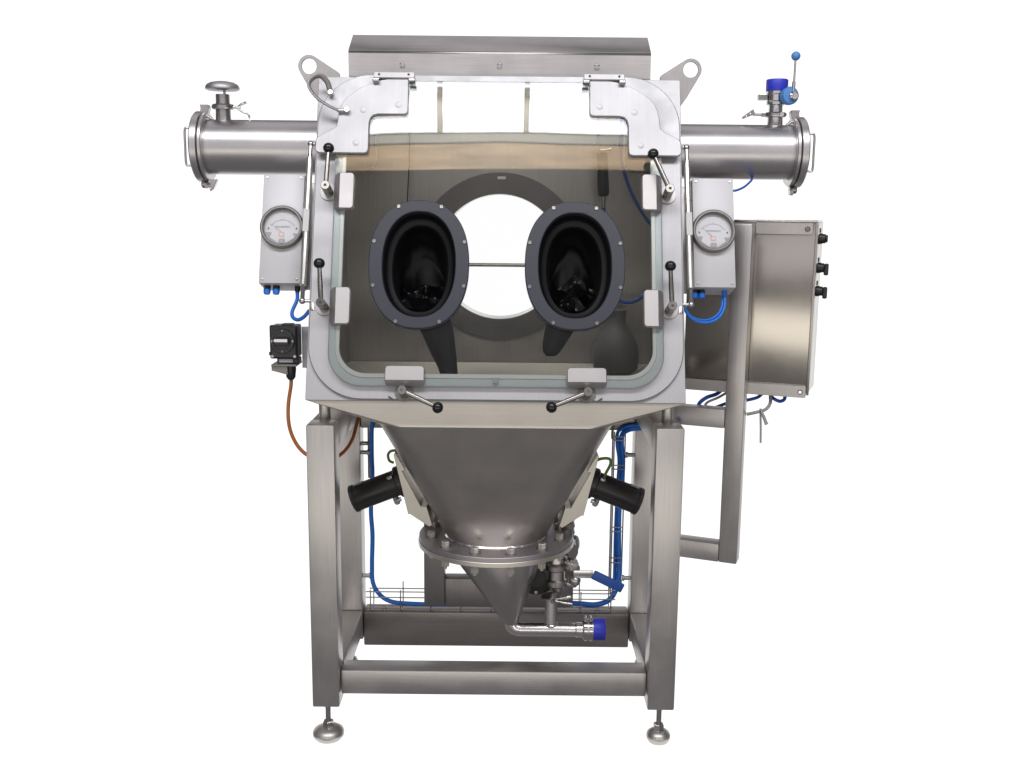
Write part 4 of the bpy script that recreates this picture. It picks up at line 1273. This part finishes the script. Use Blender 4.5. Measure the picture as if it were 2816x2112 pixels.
# ------------------------------------------------------------------ cable trays and cables behind the frame
ct = thing('cable_tray', 'steel wire basket cable tray lying along the rear beam', 'cable tray', (0, 0.50, 0.2105))
for y, z in ((0.462, 0.292), (0.462, 0.272), (0.484, 0.2195), (0.520, 0.2195), (0.546, 0.272)):
    cyl('wire', (-0.440, y, z), (0.402, y, z), 0.0021, 'cast_steel', ct, 8, 0)
for k in range(9):
    x = -0.425 + k * 0.1015
    tube('rung', [(x, 0.462, 0.298), (x, 0.4625, 0.240), (x, 0.470, 0.223), (x, 0.490, 0.2170), (x, 0.530, 0.2170), (x, 0.543, 0.226), (x, 0.546, 0.298)], 0.0020, 'cast_steel', ct, 8, 3)
for x in (-0.385, 0.345):
    lathe('spacer', [(0, 0), (0.0085, 0), (0.0085, 0.009), (0, 0.009)], 'cast_steel', ct, (x, 0.505, 0.2102), n=14)
cl2 = thing('cable_ladder', 'steel wire cable ladder standing at the rear post nearest the cabinet', 'cable tray', (0.40, 0.50, 0.29))
for x, y in ((0.385, 0.475), (0.385, 0.525), (0.428, 0.535)):
    cyl('wire', (x, y, 0.285), (x, y, 0.849), 0.0026, 'cast_steel', cl2, 8, 0)
for z in (0.735, 0.722, 0.522, 0.507, 0.415, 0.398, 0.318, 0.300, 0.832, 0.820):
    tube('rung', [(0.377, 0.474, z), (0.418, 0.474, z)], 0.0022, 'cast_steel', cl2, 8, 0)
for x0, sx in ((-0.4535, 1), (0.4535, -1)):
    for z in (0.335, 0.765):
        lathe('peg', [(0, 0), (0.007, 0), (0.007, 0.020), (0.010, 0.020), (0.010, 0.028), (0, 0.028)], 'cast_steel', ct if sx > 0 else cl2, (x0, 0.50, z), (sx, 0, 0), 16)
# clear conduit on the left rear post
cd = thing('conduit', 'grey metal conduit tube upright beside the rear post on the orange cable side', 'conduit', (-0.425, 0.50, 0.675))
lathe('sleeve', [(0.0085, 0), (0.0110, 0), (0.0110, 0.174), (0.0085, 0.174)], 'cast_steel', cd, (-0.4235, 0.512, 0.676), n=20)
cyl('bracket', (-0.4540, 0.512, 0.793), (-0.4345, 0.512, 0.793), 0.007, 'cast_steel', cd, 12)


def bcable(pts, r, m, label, name='blue_cable'):
    return tag(tube(name, pts, r, m, None, 12), label, 'cable')


bcable([(-0.405, 0.470, 0.945), (-0.4100, 0.482, 0.880), (-0.4170, 0.490, 0.840), (-0.4190, 0.494, 0.760), (-0.4170, 0.494, 0.700), (-0.4200, 0.492, 0.640), (-0.4230, 0.490, 0.560), (-0.4190, 0.490, 0.480), (-0.4220, 0.490, 0.380), (-0.4200, 0.490, 0.315), (-0.3980, 0.490, 0.272), (-0.3600, 0.492, 0.246), (-0.300, 0.494, 0.238), (-0.20, 0.494, 0.236), (-0.10, 0.494, 0.239), (0.0, 0.495, 0.237), (0.06, 0.50, 0.237)],
       0.0075, 'bright_blue', 'blue cable curving from the upright conduit into the wire tray')
bcable([(0.10, 0.496, 0.244), (0.20, 0.496, 0.246), (0.280, 0.496, 0.243), (0.340, 0.496, 0.240), (0.385, 0.496, 0.258), (0.408, 0.496, 0.300), (0.416, 0.498, 0.360), (0.4120, 0.500, 0.450), (0.4100, 0.502, 0.560), (0.4160, 0.504, 0.660), (0.4180, 0.504, 0.740), (0.4120, 0.504, 0.800), (0.4150, 0.500, 0.836), (0.4350, 0.480, 0.856), (0.4700, 0.478, 0.862), (0.505, 0.475, 0.862)],
       0.0090, 'bright_blue', 'thick blue cable bundle climbing the wire ladder to the right post')
bcable([(0.10, 0.520, 0.236), (0.20, 0.518, 0.238), (0.300, 0.516, 0.236), (0.350, 0.512, 0.236), (0.392, 0.510, 0.256), (0.400, 0.508, 0.300), (0.402, 0.508, 0.36), (0.401, 0.508, 0.46), (0.402, 0.506, 0.57), (0.404, 0.506, 0.660), (0.4060, 0.502, 0.742), (0.398, 0.50, 0.800), (0.398, 0.488, 0.845), (0.424, 0.476, 0.866), (0.462, 0.474, 0.872), (0.50, 0.474, 0.872)],
       0.0060, 'bright_blue', 'thinner bright blue cable beside the bundle on the wire ladder')
bcable([(0.590, 0.50, 0.880), (0.572, 0.47, 0.866), (0.556, 0.45, 0.855), (0.540, 0.45, 0.850)], 0.010, 'blue_cable', 'blue cable end poking out beside the right post under the bracket arm')
bcable([(0.300, 0.255, 0.800), (0.322, 0.25, 0.812), (0.348, 0.25, 0.812), (0.352, 0.25, 0.795), (0.338, 0.25, 0.765), (0.326, 0.245, 0.735), (0.318, 0.24, 0.715)], 0.0046, 'earth_green',
       'green and yellow earth wire on the motor nearest the cabinet', 'earth_wire')
bcable([(-0.318, 0.255, 0.792), (-0.330, 0.25, 0.800), (-0.334, 0.25, 0.818), (-0.325, 0.25, 0.830), (-0.308, 0.25, 0.832), (-0.298, 0.255, 0.826)], 0.0042, 'earth_green',
       'green earth wire loop on the motor nearest the orange cable', 'earth_wire')
bcable([(0.400, 0.44, 0.925), (0.385, 0.435, 0.895), (0.374, 0.43, 0.862), (0.374, 0.43, 0.835)], 0.004, 'earth_green', 'olive earth wire hanging under the tray near the right post', 'earth_wire')

# ------------------------------------------------------------------ things hanging inside the chamber
wg = thing('wash_gun', 'black handled wash gun hanging inside behind the pane', 'wash gun', (0.33, 0.60, 1.60))
lathe('handle', [(0, 0), (0.012, 0), (0.018, 0.006), (0.0195, 0.03), (0.0175, 0.12), (0.0190, 0.135), (0.014, 0.142), (0, 0.142)], 'black_plastic', wg, (0.3410, 0.60, 1.612), (-0.06, 0, 1), 28, smooth=50)
cyl('hose_tail', (0.3412, 0.60, 1.575), (0.3410, 0.60, 1.612), 0.0065, 'cast_steel', wg, 14)
tube('lance', [(0.366, 0.60, 1.775), (0.365, 0.60, 1.766), (0.352, 0.60, 1.762), (0.330, 0.60, 1.760), (0.322, 0.60, 1.768), (0.318, 0.60, 1.810), (0.314, 0.60, 1.935)], 0.0042, 'bright_steel', wg, 10, 5)
tag(tube('blue_hose', [(0.342, 0.60, 1.575), (0.345, 0.60, 1.545), (0.352, 0.60, 1.505), (0.345, 0.60, 1.440), (0.34, 0.60, 1.36), (0.38, 0.61, 1.285), (0.44, 0.62, 1.262), (0.500, 0.64, 1.290)], 0.0058, 'blue_cable', None, 12),
    'blue hose hanging from the wash gun inside the chamber', 'cable')
tag(tube('blue_hose', [(0.398, 0.58, 1.930), (0.392, 0.58, 1.860), (0.390, 0.58, 1.780), (0.402, 0.58, 1.700), (0.430, 0.58, 1.625), (0.468, 0.58, 1.560), (0.515, 0.58, 1.500)], 0.0056, 'blue_cable', None, 12),
    'blue hose arching down the inner right wall beside the bent rod', 'cable')
for sx, lab in ((1, 'bent steel rod inside the chamber beside the blue hoses'), (-1, 'bent steel rod inside the chamber on the mushroom vent side')):
    tag(tube('bent_rod', [(sx * 0.404, 0.57, 1.938), (sx * 0.404, 0.57, 1.860), (sx * 0.402, 0.57, 1.760), (sx * 0.403, 0.57, 1.716), (sx * 0.412, 0.57, 1.698), (sx * 0.430, 0.57, 1.692), (sx * 0.470, 0.57, 1.690), (sx * 0.523, 0.57, 1.690)], 0.0048, 'bright_steel', None, 10, 5), lab, 'rod')

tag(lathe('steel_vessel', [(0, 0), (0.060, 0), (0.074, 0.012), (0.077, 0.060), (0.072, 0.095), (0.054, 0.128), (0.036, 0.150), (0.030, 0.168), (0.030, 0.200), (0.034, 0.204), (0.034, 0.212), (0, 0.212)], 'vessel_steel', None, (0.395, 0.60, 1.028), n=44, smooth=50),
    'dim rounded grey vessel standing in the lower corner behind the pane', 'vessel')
tag(tube('hanging_cord', [(-0.300, 0.66, 1.935), (-0.301, 0.66, 1.80), (-0.304, 0.66, 1.70), (-0.310, 0.66, 1.60), (-0.314, 0.66, 1.48), (-0.312, 0.66, 1.36)], 0.0022, 'black_plastic', None, 8, 5),
    'thin dark cord hanging inside the chamber beside the rear port', 'cord')
